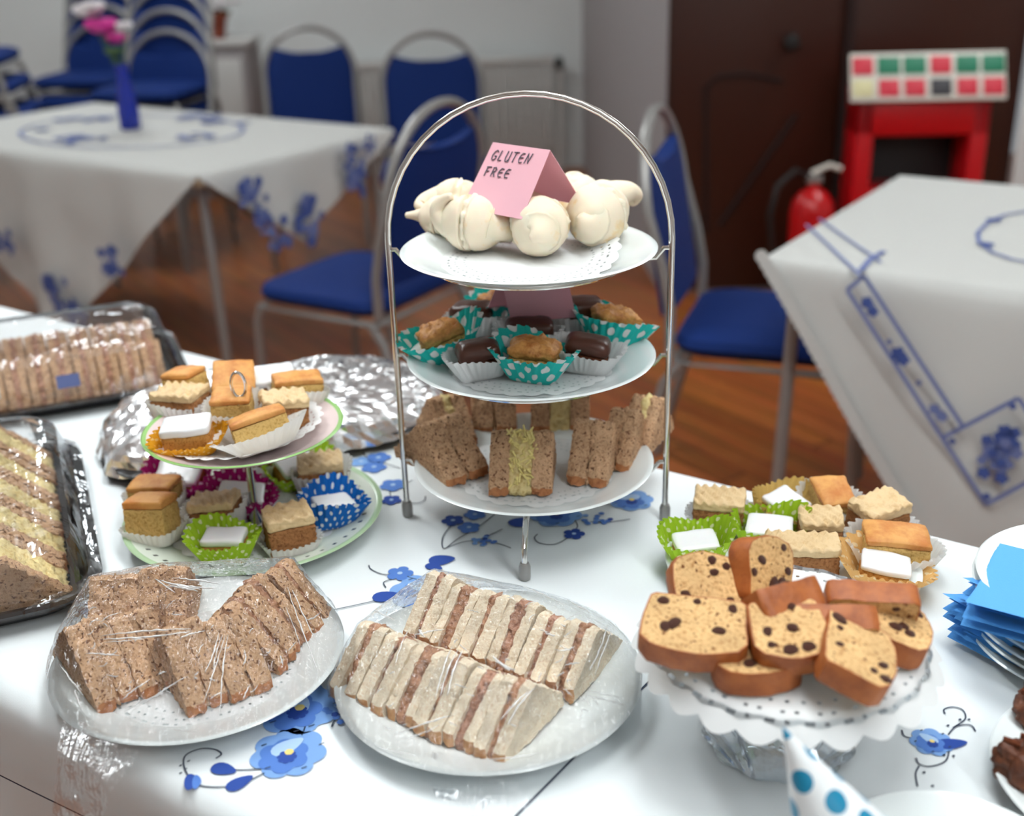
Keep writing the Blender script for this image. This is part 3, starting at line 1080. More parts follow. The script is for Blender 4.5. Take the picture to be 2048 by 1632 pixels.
link('lever', tube([(-.06, 0, .48), (0, 0, .47), (.05, 0, .50)], .009, 8), ex2, [MT['black']])


# ------------------------------------------------------------------ plates, doilies, stands
def plate_profile(R, h=.02, t=.0035):
    return [(0, .003), (R * .52, .003), (R * .56, 0), (R * .60, 0), (R * .62, .0035), (R * .80, h * .45), (R * .97, h * .88), (R, h), (R * .985, h + .0012),
            (R * .95, h * .98), (R * .80, h * .45 + t), (R * .66, .0062), (R * .55, .0056), (0, .0056)]


PLATE_M = {}


def plate(label, loc, R, h=.02, mats=None, name='dinner_plate', group=None, matfn=None):
    key = (R, h, name)
    if key not in PLATE_M:
        PLATE_M[key] = lathe(plate_profile(R, h), 72, matfn=matfn)
        o = link(name, PLATE_M[key], None, mats or [MT['china']], sharp=60)
    else:
        o = link(name, PLATE_M[key], None, [], sharp=60)
    o.location = loc
    return tag(o, label, 'plate', group)


def doily(label, loc, R, rin=.0, hang=0, n=26, z0=.0, seed=0, wob=.0015, loose=None):
    """paper lace: scalloped rim, rows of cut holes"""
    rows = [0, .45, .60, .70, .725, .80, .825, .875, .90, .96, 1.0]
    N = n * 8
    V, F = [], []
    for k, q in enumerate(rows):
        for i in range(N):
            a = 2 * PI * i / N
            ph = (i % 8) / 8
            sc = 1.0
            if q > .9: sc = 1 + (.045 * abs(math.sin(PI * ph)) - .025) * (1 if q == 1 else .4)
            r = R * q * sc
            z = z0 + wob * n3((math.cos(a) * 2, math.sin(a) * 2, q), 2.2, seed) * (q > .5)
            if hang and q > .8: z -= hang * ((q * sc - .8) / .2) ** 1.6; r = r - .35 * hang * ((q - .8) / .2)
            if loose and q > .6: z += loose(a, q)
            V.append((r * math.cos(a), r * math.sin(a), z))
    for k in range(len(rows) - 1):
        for i in range(N):
            ph = i % 8
            hole = (k == 3 and ph in (1, 5)) or (k == 5 and ph in (0, 3)) or (k == 7 and ph in (1, 5, 6))
            if hole: continue
            j = (i + 1) % N
            F.append((k * N + i, k * N + j, (k + 1) * N + j, (k + 1) * N + i))
    me = pyd(V, F)
    o = link('paper_doily', me, None, [MT['doily']], sharp=None)
    o.location = loc
    return tag(o, label, 'doily')


ST = Vector((.0218, 1.1347, 0))
PHI = -.0945
SD = Vector((math.cos(PHI), math.sin(PHI), 0))
SW = .1433
RIM = [TZ + .0718, TZ + .1944, TZ + .3087]      # rims of the three tiers
st = thing('cake_stand', 'tall chrome three-tier arched stand holding three white plates', 'cake stand', ST + Vector((0, 0, TZ)))
arch = []
for z in (0.012, .08, .16, .24, .317):
    arch.append(-SD * SW + Vector((0, 0, z)))
for i in range(1, 24):
    a = PI - PI * i / 24
    arch.append(SD * SW * math.cos(a) + Vector((0, 0, .317 + .143 * math.sin(a))))
for z in (.317, .24, .16, .08, .012):
    arch.append(SD * SW + Vector((0, 0, z)))
link('arched_pole', tube(arch, .0033, 12), st, [MT['chrome']])
ff = at(1050, 1158, TZ) - ST - Vector((0, 0, TZ))
for k, p in enumerate((-SD * SW, SD * SW, ff)):
    o = link('foot', lathe([(0, .0), (.0055, 0), (.006, .002), (.006, .014), (.0045, .018), (0, .018)], 14), st, [MT['steel']])
    o.location = p + Vector((0, 0, .0008))
link('front_leg', tube([ff + Vector((0, 0, .012)), ff + Vector((0, 0, .035)), ff * .8 + Vector((0, 0, .0515)), ff * .58 + Vector((0, 0, .0515))], .0032, 10), st, [MT['chrome']])
for k, rz in enumerate(RIM):
    z = rz - TZ - .0135
    rr = .099
    ring = [Vector((rr * math.cos(a), rr * math.sin(a), z)) for a in [2 * PI * i / 48 for i in range(48)]]
    link('plate_ring', tube(ring, .0022, 8, True), st, [MT['chrome']])
    for s in (-1, 1):
        link('ring_bracket', tube([SD * s * .099 + Vector((0, 0, z)), SD * s * .128 + Vector((0, 0, z + .002)), SD * s * .136 + Vector((0, 0, z + .012)), SD * s * SW + Vector((0, 0, z + .012))], .0025, 8), st, [MT['chrome']])
TIER = ('bottom', 'middle', 'top')
for k, rz in enumerate(RIM):
    plate('round white plate on the %s tier of the arched chrome stand' % TIER[k], ST + Vector((0, 0, rz - .02)), .13, group='plates of the arched stand')
SURF = [rz - .02 + .0062 for rz in RIM]
doily('lace doily under the brown sandwiches on the bottom tier', ST + Vector((0, 0, SURF[0] + .0012)), .086, seed=1)
doily('lace doily under the cupcakes on the middle tier', ST + Vector((0, 0, SURF[1] + .0012)), .086, seed=2)
doily('crumpled lace doily under the meringues on the top tier', ST + Vector((0, 0, SURF[2] + .0012)), .092, seed=3,
      loose=lambda a, q: .016 * max(0, math.cos(a - .1)) ** 6 * (q - .6) / .4)

# two tier stand at the left
TT = Vector((-.2874, 1.1312, 0))
ts = thing('cake_stand', 'small two-tier patterned china cake stand with a chrome ring handle', 'cake stand', TT + Vector((0, 0, TZ + .001)))


def rimmat(R):
    return lambda r, k: 1 if r > R * .955 and k >= 7 else 0


def dotted():
    k = NT('dotted_china')
    co = k.coord(uv=True, scale=(1, 1, 1))
    sp = k.n('ShaderNodeSeparateXYZ'); k.l(co, sp.inputs[0])
    mu = k.n('ShaderNodeMath', operation='MULTIPLY', i_1=44.0); k.l(sp.outputs[0], mu.inputs[0])
    fr_ = k.n('ShaderNodeMath', operation='FRACT'); k.l(mu.outputs[0], fr_.inputs[0])
    c1 = k.n('ShaderNodeMath', operation='COMPARE'); c1.inputs[1].default_value = .5; c1.inputs[2].default_value = .12; k.l(fr_.outputs[0], c1.inputs[0])
    c2 = k.n('ShaderNodeMath', operation='COMPARE'); c2.inputs[1].default_value = .735; c2.inputs[2].default_value = .009; k.l(sp.outputs[1], c2.inputs[0])
    m = k.n('ShaderNodeMath', operation='MULTIPLY'); k.l(c1.outputs[0], m.inputs[0]); k.l(c2.outputs[0], m.inputs[1])
    mx = k.n('ShaderNodeMix', data_type='RGBA'); mx.inputs['A'].default_value = lin(226, 234, 220); mx.inputs['B'].default_value = lin(40, 44, 46)
    k.l(m.outputs[0], mx.inputs['Factor']); k.l(mx.outputs['Result'], k.b.inputs['Base Color'])
    k.b.inputs['Roughness'].default_value = .15
    return k.m


MT['dotted'] = dotted()
o = link('lower_plate', lathe(plate_profile(.1406, .022), 72, matfn=rimmat(.1406)), ts, [MT['dotted'], plain('sage_rim', (176, 204, 164), .2)], sharp=60)
o = link('upper_plate', lathe(plate_profile(.106, .02), 72, matfn=rimmat(.106)), ts, [MT['pink_rim'], MT['green_rim']], sharp=60); o.location = (0, 0, .1235 - .02)
link('pole', lathe([(0, .004), (.010, .004), (.008, .012), (.0042, .02), (.0042, .095), (.006, .101), (.006, .108), (.004, .114), (.004, .142), (.006, .146), (.006, .152), (.0035, .156), (0, .157)], 16), ts, [MT['chrome']])
ringp = [Vector((.0075 * math.cos(a), 0, .170 + .014 * math.sin(a))) for a in [2 * PI * i / 28 for i in range(28)]]
link('ring_handle', tube(ringp, .0017, 8, True), ts, [MT['chrome']])
S2 = [TZ + .001 + .0062, TZ + .001 + .1035 + .0062]
doily('lace doily on the lower plate of the two-tier stand', TT + Vector((0, 0, S2[0] + .001)), .092, seed=4)
doily('lace doily on the upper plate of the two-tier stand', TT + Vector((0, 0, S2[1] + .001)), .084, seed=5, loose=lambda a, q: .012 * (q - .6) / .4 * (1 + .6 * math.cos(a + .2)))

# plates on the cloth
PL = Vector((-.2849, .8648, TZ + .0015)); PF = Vector((-.0274, .8211, TZ + .0015))
plate('round white plate of brown sandwiches at the front left', PL, .128)
plate('round white plate of white-bread sandwiches at the front centre', PF, .131)
doily('lace doily under the wrapped brown sandwiches at the front left', PL + Vector((.006, -.004, .0075)), .094, seed=6)
PR_ = Vector((.272, .992, TZ + .0015))
plate('pale green-white plate of small cakes behind the fruit cake', PR_, .124)

# glass cake stand
CS = Vector((.206, .752, TZ + .0015))
gs = thing('glass_cake_stand', 'cut glass pedestal cake stand at the right front', 'cake stand', CS)


def fl12(r, z, a): return (r * (1 + .03 * math.cos(12 * a)), z)


link('foot', lathe([(0, .0), (.058, .0), (.060, .004), (.052, .012), (.036, .03), (.024, .05), (.020, .066), (.028, .076), (0, .078)], 96, wob=fl12), gs, [MT['glass']], sharp=25)
link('dish', lathe([(0, .078), (.045, .078), (.085, .080), (.102, .086), (.1075, .092), (.106, .096), (.101, .091), (.085, .0845), (0, .083)], 96, wob=lambda r, z, a: (r * (1 + .012 * math.cos(24 * a) * (r > .08)), z)), gs, [MT['glass']], sharp=25)
DZ = TZ + .0015 + .0855
doily('large white scalloped doily hanging over the glass cake stand', Vector((CS.x, CS.y, DZ + .0115)), .1215, hang=.015, n=24, seed=7, wob=.002)

# ------------------------------------------------------------------ sandwiches
SL = {}


def prism(L, H, T, crust, seed, amp=.0009, lip=.009, grow=0.0):
    """slice of bread cut to a triangle: stands on its crust edge, cut faces slope; y is the thickness"""
    poly = [(0, 0), (L, 0), (L, lip), (L * .5 + .004, H - .002), (L * .5 - .004, H - .002), (0, lip)]
    out, crustflag = [], []
    m = len(poly)
    for i in range(m):
        a, b = poly[i], poly[(i + 1) % m]
        d = math.hypot(b[0] - a[0], b[1] - a[1])
        k = max(1, int(round(d / .0034)))
        for j in range(k):
            t = j / k
            out.append((a[0] + (b[0] - a[0]) * t, a[1] + (b[1] - a[1]) * t))
            crustflag.append(1 if i in (0, 1, 5) else 0)
    n = len(out)
    cx, cz = L / 2, H * .36
    ny = max(3, int(round(T / .0028)))
    V, F, MI = [], [], []

    def jit(p):
        return Vector(p) + Vector((n3(p, 180, seed), n3(p, 180, seed + 3) * .5, n3(p, 180, seed + 6))) * amp * 1.7 + Vector((n3(p, 420, seed + 9), n3(p, 300, seed + 2) * .3, n3(p, 420, seed + 12))) * amp * 1.1
    for j in range(ny + 1):
        y = -T / 2 + T * j / ny
        q = 1 - .035 * (abs(2 * j / ny - 1) ** 6) + grow
        for x, z in out:
            V.append(jit((cx + (x - cx) * q, y, max(0.0, cz + (z - cz) * q))))
    for j in range(ny):
        for i in range(n):
            k = (i + 1) % n
            F.append((j * n + i, j * n + k, (j + 1) * n + k, (j + 1) * n + i)); MI.append(crustflag[i])
    for side, j in ((0, 0), (1, ny)):
        prev = [j * n + i for i in range(n)]
        y = -T / 2 + T * j / ny
        for q in (.78, .5, .22):
            cur = []
            for x, z in out:
                cur.append(len(V)); V.append(jit((cx + (x - cx) * q, y, cz + (z - cz) * q)))
            for i in range(n):
                k = (i + 1) % n
                F.append((prev[i], prev[k], cur[k], cur[i])); MI.append(0)
            prev = cur
        F.append(tuple(prev)); MI.append(0)
    me = pyd(V, F, 'slice', None, MI)
    bm = bmesh.new(); bm.from_mesh(me); bmesh.ops.recalc_face_normals(bm, faces=bm.faces); bm.to_mesh(me); bm.free()
    return me


def sandwich(loc, yaw, L, H, label, group, kind='brown', fill='tuna', tb=.0105, tf=.005, tilt=0, lean=0, shreds=False):
    """loc: middle of the front bottom edge; yaw: direction from that edge to the far one"""
    crumbm, crustm = (MT['bread'], MT['crust']) if kind == 'brown' else (MT['wcrumb'], MT['wcrust'])
    t = thing('sandwich', label, 'sandwich', loc, (lean, tilt, yaw), group)
    for k, s in enumerate((-1, 1)):
        key = (kind, round(L, 3), round(H, 3), tb, random.randrange(3))
        if key not in SL:
            SL[key] = prism(L, H, tb, 1, len(SL) * 2.7 + 1, amp=.0015 if kind == 'brown' else .001, lip=.009 if kind == 'brown' else .012)
            o = link('bread_slice', SL[key], t, [crumbm, crustm], sharp=35)
        else:
            o = link('bread_slice', SL[key], t, [], sharp=35)
        o.location = (random.uniform(-.0012, .0012), s * (tb + tf) / 2, 0)
    key = ('f', fill, round(L, 3), round(H, 3), tf, random.randrange(2))
    if key not in SL:
        SL[key] = prism(L - .003, H - .0005, tf + .0026, 0, len(SL) * 3.1, amp=.0022, lip=.004)
        o = link('filling', SL[key], t, [MT[fill], MT[fill]], sharp=None)
    else:
        o = link('filling', SL[key], t, [], sharp=None)
    o.location = (.002 + random.uniform(-.001, .0015), 0, .0005)
    if shreds:
        rnd = random.Random(4)
        items = []
        for k in range(70):
            f = rnd.random() ** .8
            x = L * .5 * (.12 + .86 * f); z = H * (.12 + .86 * f) + .001
            y = rnd.uniform(-.4, .4) * (tf + .012)
            d = Vector((rnd.uniform(-.4, 1), rnd.uniform(-.8, .8), rnd.uniform(-.2, 1))).normalized() * rnd.uniform(.004, .008)
            p = Vector((x - .001, y, z))
            items.append(([p - d, p + d * .1, p + d], .0011, False))
        sh = link('cheese_shreds', tubes(items), t, [MT['cheese']]); sh['kind'] = 'stuff'
    return t


def row(p0, yaw, L, H, labels, group, kind, fills, T, tb, tf, start=0):
    """sandwiches side by side along the direction left-to-right across yaw; p0 is the first one's middle"""
    t_dir = Vector((math.sin(yaw), -math.cos(yaw), 0))
    for i, lab in enumerate(labels):
        dv = random.choice((-.0012, 0, .0012)) if kind == 'brown' else (0, -.0020, .0010, -.0028, .0008, -.0008)[(i * 5 + len(labels[0])) % 6]
        sandwich(p0 + t_dir * (T * i) + Vector((-t_dir.y, t_dir.x, 0)) * random.uniform(-.003, .003), yaw + random.uniform(-.04, .04), L, H + random.choice((-.003, 0, .002)), lab, group, kind, fills[i % len(fills)], tb + dv, tf - 2 * dv)


ORD = ('first', 'second', 'third', 'fourth', 'fifth', 'sixth', 'seventh')
ZP = TZ + .0095
# white bread, two rows under film
yawW = math.atan2(EY.y, EY.x)
TW = .0298
p0 = Vector((-.150, .802, ZP))
row(p0, yawW, .092, .050, ['%s white-bread sandwich from the left in the front wrapped row' % ORD[i] for i in range(6)], 'front row of wrapped white sandwiches', 'white', ['tuna', 'ham', 'paste', 'tuna', 'ham'], TW, .0115, .0058)
p0 = Vector((-.093, .880, ZP))
row(p0, yawW, .088, .052, ['%s white-bread sandwich from the left in the back wrapped row' % ORD[i] for i in range(6)], 'back row of wrapped white sandwiches', 'white', ['ham', 'paste', 'tuna', 'ham'], TW, .0115, .0058)
# brown bread under film at the left
gl_ = 'wrapped brown sandwiches at the front left'


def pair(p, yaw, L, H, labs, T=.028, fill='paste', group=gl_, tb=.0105, tf=.005):
    row(p, yaw, L, H, labs, group, 'brown', [fill], T, tb, tf)


pair(Vector((-.338, .802, ZP + .001)), math.atan2(.80, -.60), .108, .058, ['leftmost front brown sandwich with dark end crust, under film', 'brown sandwich right of the leftmost front one, under film'], .0365, 'bread', tb=.0168, tf=.0035)
pair(Vector((-.260, .794, ZP + .001)), math.atan2(.84, -.54), .100, .058, ['front centre brown sandwich with wrinkled film, left of its pair', 'front centre brown sandwich with wrinkled film, right of its pair'], .0365, 'bread', tb=.0168, tf=.0035)
pair(Vector((-.206, .856, ZP + .001)), math.atan2(.42, -.90), .098, .058, ['nearest of three wrapped brown sandwiches at the back right'], .03, tb=.0135, tf=.004)
pair(Vector((-.194, .8845, ZP + .001)), math.atan2(.42, -.90), .098, .058, ['middle of three wrapped brown sandwiches at the back right'], .03, tb=.0135, tf=.004)
pair(Vector((-.182, .913, ZP + .001)), math.atan2(.42, -.90), .094, .058, ['farthest of three wrapped brown sandwiches at the back right'], .03, tb=.0135, tf=.004)
pair(Vector((-.368, .882, ZP + .001)), math.atan2(1, -.10), .092, .058, ['back left wrapped brown sandwich at the plate edge', 'back left wrapped brown sandwich next to the plate centre'], .0435, 'bread', tb=.0205, tf=.0035)
# unwrapped brown sandwiches on the bottom tier
gb = 'brown sandwiches on the bottom tier'
ZB = SURF[0] + .0035


def bt(u, v, yawdeg, lab, L=.092, H=.052, fill='paste', shreds=False, tb=.0105, tf=.006, tilt=0):
    sandwich(at(u, v, ZB), math.radians(yawdeg), L, H, lab, gb, 'brown', fill, tb, tf, shreds=shreds, tilt=tilt)


bt(1040, 992, 84, 'front brown sandwich spilling grated cheese on the bottom tier', .088, .056, 'egg', True, .021, .024)
bt(938, 962, 126, 'brown sandwich at the front left of the bottom tier', .108, .056, 'bread', tb=.026, tf=.004)
bt(922, 896, 116, 'brown sandwich at the left back of the bottom tier', .080, .052, 'egg', tb=.017, tf=.008)
bt(990, 868, 92, 'brown sandwich behind the left pair on the bottom tier', .06, .054, 'bread', tb=.024, tf=.004)
bt(1120, 866, 86, 'brown sandwich at the back centre of the bottom tier', .065, .058, 'egg', tb=.022, tf=.024)
bt(1172, 972, 74, 'nearest of the three brown sandwiches leaning at the right of the bottom tier', .092, .056, 'bread', tb=.020, tf=.003)
bt(1228, 942, 68, 'middle of the three brown sandwiches leaning at the right of the bottom tier', .092, .056, 'bread', tb=.015, tf=.003)
bt(1268, 908, 62, 'farthest of the three brown sandwiches leaning at the right of the bottom tier', .080, .056, 'egg', tb=.014, tf=.007)


# cling film: stretched over the points it touches
def film(label, pts, name='cling_film', mat='film', skirts=(), amp=.0012, seed=0, cuts=3, group=None):
    bm = bmesh.new()
    for p in pts: bm.verts.new(p)
    r = bmesh.ops.convex_hull(bm, input=bm.verts[:])
    bmesh.ops.delete(bm, geom=list({g for g in r['geom_interior'] + r['geom_unused'] if isinstance(g, bmesh.types.BMVert)}), context='VERTS')
    bm.normal_update()
    low = [f for f in bm.faces if f.normal.z < -.05]
    bmesh.ops.delete(bm, geom=low, context='FACES')
    for _ in range(cuts):
        es = [e for e in bm.edges if e.calc_length() > .012]
        bmesh.ops.subdivide_edges(bm, edges=es, cuts=1)
        bmesh.ops.triangulate(bm, faces=[f for f in bm.faces if len(f.verts) > 4])
    bm.normal_update()
    for v in bm.verts:
        if v.is_boundary: continue
        k = n3(v.co, 45, seed) + .6 * n3(v.co, 120, seed + 2)
        v.co += v.normal * (k * amp + .0016)
    me = bpy.data.meshes.new('film'); bm.to_mesh(me); bm.free()
    o = link(name, me, None, [MT[mat]], smooth=True, sharp=None)
    return tag(o, label, 'cling film', group)


def world_pts(cond):
    P = []
    bpy.context.view_layer.update()
    for o in C.objects:
        if o.type == 'MESH' and o.parent and cond(o.parent):
            for v in o.data.vertices:
                P.append(o.matrix_world @ v.co)
    return P


def circle_pts(c, R, z, n=48): return [Vector((c.x + R * math.cos(2 * PI * i / n), c.y + R * math.sin(2 * PI * i / n), z)) for i in range(n)]


film('crinkled cling film stretched over the brown sandwiches at the front left', world_pts(lambda p: p.get('group') == gl_) + circle_pts(PL, .1285, TZ + .0225), seed=1)
film('shiny cling film stretched over the white-bread sandwiches at the front centre', world_pts(lambda p: 'wrapped white sandwiches' in p.get('group', '')) + circle_pts(PF, .1315, TZ + .0225), seed=2)


# folds where the film is doubled: narrow white pleats that paint highlight streaks onto the sheet
from mathutils.bvhtree import BVHTree
kf = NT('doubled_cling_film')
kt_ = kf.n('ShaderNodeBsdfTransparent'); kg_ = kf.n('ShaderNodeBsdfGlossy'); kg_.inputs['Roughness'].default_value = .18
kd_ = kf.n('ShaderNodeBsdfDiffuse'); kd_.inputs[0].default_value = (.95, .95, .95, 1)
k1_ = kf.n('ShaderNodeMixShader'); k1_.inputs[0].default_value = .35
k2_ = kf.n('ShaderNodeMixShader'); k2_.inputs[0].default_value = .62
kf.l(kd_.outputs[0], k1_.inputs[1]); kf.l(kg_.outputs[0], k1_.inputs[2])
kf.l(kt_.outputs[0], k2_.inputs[1]); kf.l(k1_.outputs[0], k2_.inputs[2]); kf.l(k2_.outputs[0], kf.out.inputs['Surface'])
MT['fold'] = kf.m


def folds(sheet, lines, seed):
    bv = BVHTree.FromPolygons([v.co for v in sheet.data.vertices], [tuple(p.vertices) for p in sheet.data.polygons])
    rnd = random.Random(seed)
    V, F = [], []
    for (u0, v0), (u1, v1), r in lines:
        P = []
        n = 14
        bow = rnd.uniform(-4, 4)
        for i in range(n + 1):
            t = i / n
            u = u0 + (u1 - u0) * t + bow * math.sin(PI * t) + rnd.uniform(-1.0, 1.0)
            v = v0 + (v1 - v0) * t + bow * math.sin(PI * t) + rnd.uniform(-1.0, 1.0)
            d = (RT * ((u - 1024) / FPX) + DN * ((v - 816) / FPX) + fwd).normalized()
            h = bv.ray_cast(EYE, d)
            if h[0] is None: continue
            P.append(h[0] - d * .0008)
        if len(P) < 3: continue
        m = len(P)
        rad = [r * math.sin(PI * (i + .6) / (m + .2)) ** .6 * rnd.uniform(.55, 1.2) for i in range(m)]
        v_, f_ = tube_data(P, rad, 6, False, len(V))
        V += v_; F += f_
    o = link('film_highlight_pleats', pyd(V, F), sheet, [MT['fold']], sharp=None)
    o['kind'] = 'stuff'


sheets = [o for o in C.objects if o.name.startswith('cling_film')]
r1, r2 = .00075, .0005
L1 = [((200, 1272), (382, 1258), r1), ((205, 1278), (385, 1262), r1), ((205, 1284), (300, 1274), r2), ((360, 1276), (410, 1262), r1), ((172, 1306), (240, 1310), r1), ((180, 1298), (190, 1285), r2),
      ((575, 1175), (637, 1345), r1), ((585, 1180), (632, 1280), r1), ((572, 1215), (600, 1290), r2), ((245, 1398), (295, 1362), r1), ((250, 1424), (330, 1386), r1), ((262, 1424), (375, 1352), r2),
      ((438, 1265), (410, 1345), r1), ((445, 1268), (425, 1350), r2), ((456, 1270), (440, 1430), r1), ((450, 1270), (405, 1410), r2), ((490, 1300), (486, 1330), r1), ((500, 1370), (486, 1400), r1), ((516, 1370), (500, 1385), r2),
      ((330, 1165), (430, 1175), .0014), ((320, 1160), (400, 1178), .0012), ((335, 1172), (395, 1182), .0012), ((345, 1156), (440, 1168), .0010), ((310, 1158), (350, 1185), .001),
      ((120, 1330), (165, 1390), r1), ((150, 1380), (165, 1420), r1), ((330, 1455), (395, 1462), r2), ((610, 1240), (640, 1225), r1), ((200, 1245), (240, 1225), r2), ((420, 1400), (445, 1385), r2), ((560, 1310), (566, 1330), r1)]
rq = random.Random(8)
for _ in range(26):
    u, v = rq.uniform(170, 600), rq.uniform(1190, 1420); a = rq.uniform(-1.2, .6); l = rq.uniform(8, 26)
    L1.append(((u, v), (u + l * math.cos(a), v + l * math.sin(a)), r2))
folds(sheets[0], L1, 1)
L2 = [((985, 1312), (1020, 1342), .0013), ((990, 1322), (1030, 1340), .0010), ((838, 1260), (850, 1275), .0012), ((1090, 1265), (1110, 1270), .0012), ((905, 1290), (870, 1400), r1), ((915, 1300), (880, 1395), r1),
      ((925, 1300), (895, 1390), .0009), ((690, 1225), (672, 1330), .0009), ((700, 1218), (680, 1300), r1), ((1215, 1250), (1180, 1340), .0009), ((1222, 1262), (1190, 1350), r1), ((790, 1470), (905, 1430), r1),
      ((800, 1480), (880, 1450), r2), ((1170, 1390), (1250, 1410), r1), ((1175, 1382), (1240, 1395), r2), ((1060, 1380), (1000, 1440), .0009), ((1070, 1375), (1015, 1450), r1), ((1110, 1300), (1150, 1292), r1), ((1130, 1330), (1160, 1325), r1),
      ((740, 1215), (790, 1240), r1), ((820, 1255), (790, 1330), r2), ((830, 1270), (890, 1258), r1), ((1090, 1175), (1180, 1225), r2), ((1030, 1165), (1120, 1205), r2), ((960, 1520), (1080, 1505), r2), ((750, 1490), (830, 1510), r2)]
for _ in range(34):
    u, v = rq.uniform(720, 1200), rq.uniform(1190, 1460); a = rq.uniform(-1.3, .8); l = rq.uniform(8, 30)
    L2.append(((u, v), (u + l * math.cos(a), v + l * math.sin(a)), r2))
folds(sheets[1], L2, 2)


# loose ends of film that trail below the plates
def film_tail(label, pts, w, seed):
    V, F = [], []
    P = [Vector(p) for p in pts]
    m, n = 24, 14
    for i in range(m + 1):
        t = i / m * (len(P) - 1)
        k = min(int(t), len(P) - 2); p = P[k].lerp(P[k + 1], t - k)
        for j in range(n + 1):
            s = (j / n - .5) * w * (1 - .35 * i / m)
            q = p + EX * s
            q += Vector((n3(q, 60, seed), n3(q, 60, seed + 5), n3(q, 60, seed + 9))) * .006
            q -= EY * (.004 + .002 * (i / m))
            V.append(q)
    for i in range(m):
        for j in range(n):
            a = i * (n + 1) + j
            F.append((a, a + 1, a + n + 2, a + n + 1))
    o = link('cling_film', pyd(V, F), None, [MT['filmtail']], sharp=None)
    return tag(o, label, 'cling film')


e0 = PL + Vector((-.05, -.118, .021))
film_tail('loose end of cling film hanging off the front left plate over the table edge', [e0 + Vector((0, .01, 0)), e0 + Vector((-.004, -.02, -.008)), e0 + Vector((-.008, -.035, -.03)), e0 + Vector((-.008, -.042, -.085))], .085, 3)
e1 = PF + Vector((0, -.125, .02))
film_tail('crumpled edge of cling film on the cloth before the front centre plate', [e1, e1 + Vector((-.003, -.012, -.010)), e1 + Vector((-.005, -.03, -.0165))], .11, 4)


# ------------------------------------------------------------------ small cakes and their paper cases
CASES = {}


def case_mesh(cs, dims, seed, n=30):
    rb, rt, h, sq = cs
    V, F, UV = [], [], []
    N = n * 4
    rows = 7
    hx, hy = dims[0] / 2 + .0016, dims[1] / 2 + .0016
    for k in range(rows + 1):
        f = k / rows
        for i in range(N + 1):
            a = 2 * PI * i / N
            ca, sa = math.cos(a), math.sin(a)
            base = (abs(ca / hx) ** 5 + abs(sa / hy) ** 5) ** -.2
            top = max((abs(ca / rt) ** 2.6 + abs(sa / (rt * sq)) ** 2.6) ** (-1 / 2.6), base + .0025)
            fl = 1 + .05 * f * (1 if (i // 2) % 2 else -1)
            wv = 1 + .06 * f * math.sin(2 * a + seed) + .04 * f * math.sin(3 * a + seed * 2.1)
            r = (base + (top * wv - base) * f ** .9)
            r = max(r, base) * fl
            z = h * f * (1 + .16 * f * math.sin(2 * a + seed * 1.3) + .07 * f * math.sin(3 * a + seed))
            V.append((r * ca, r * sa, z + .0002)); UV.append((i / N * 2, f))
    W = N + 1
    for k in range(rows):
        for i in range(N):
            F.append((k * W + i, k * W + i + 1, (k + 1) * W + i + 1, (k + 1) * W + i))
    c = len(V); V.append((0, 0, .0002)); UV.append((0, 0))
    for i in range(N): F.append((c, i + 1, i))
    return pyd(V, F, 'case', UV)


CAKEN = [0]
GRP = {}


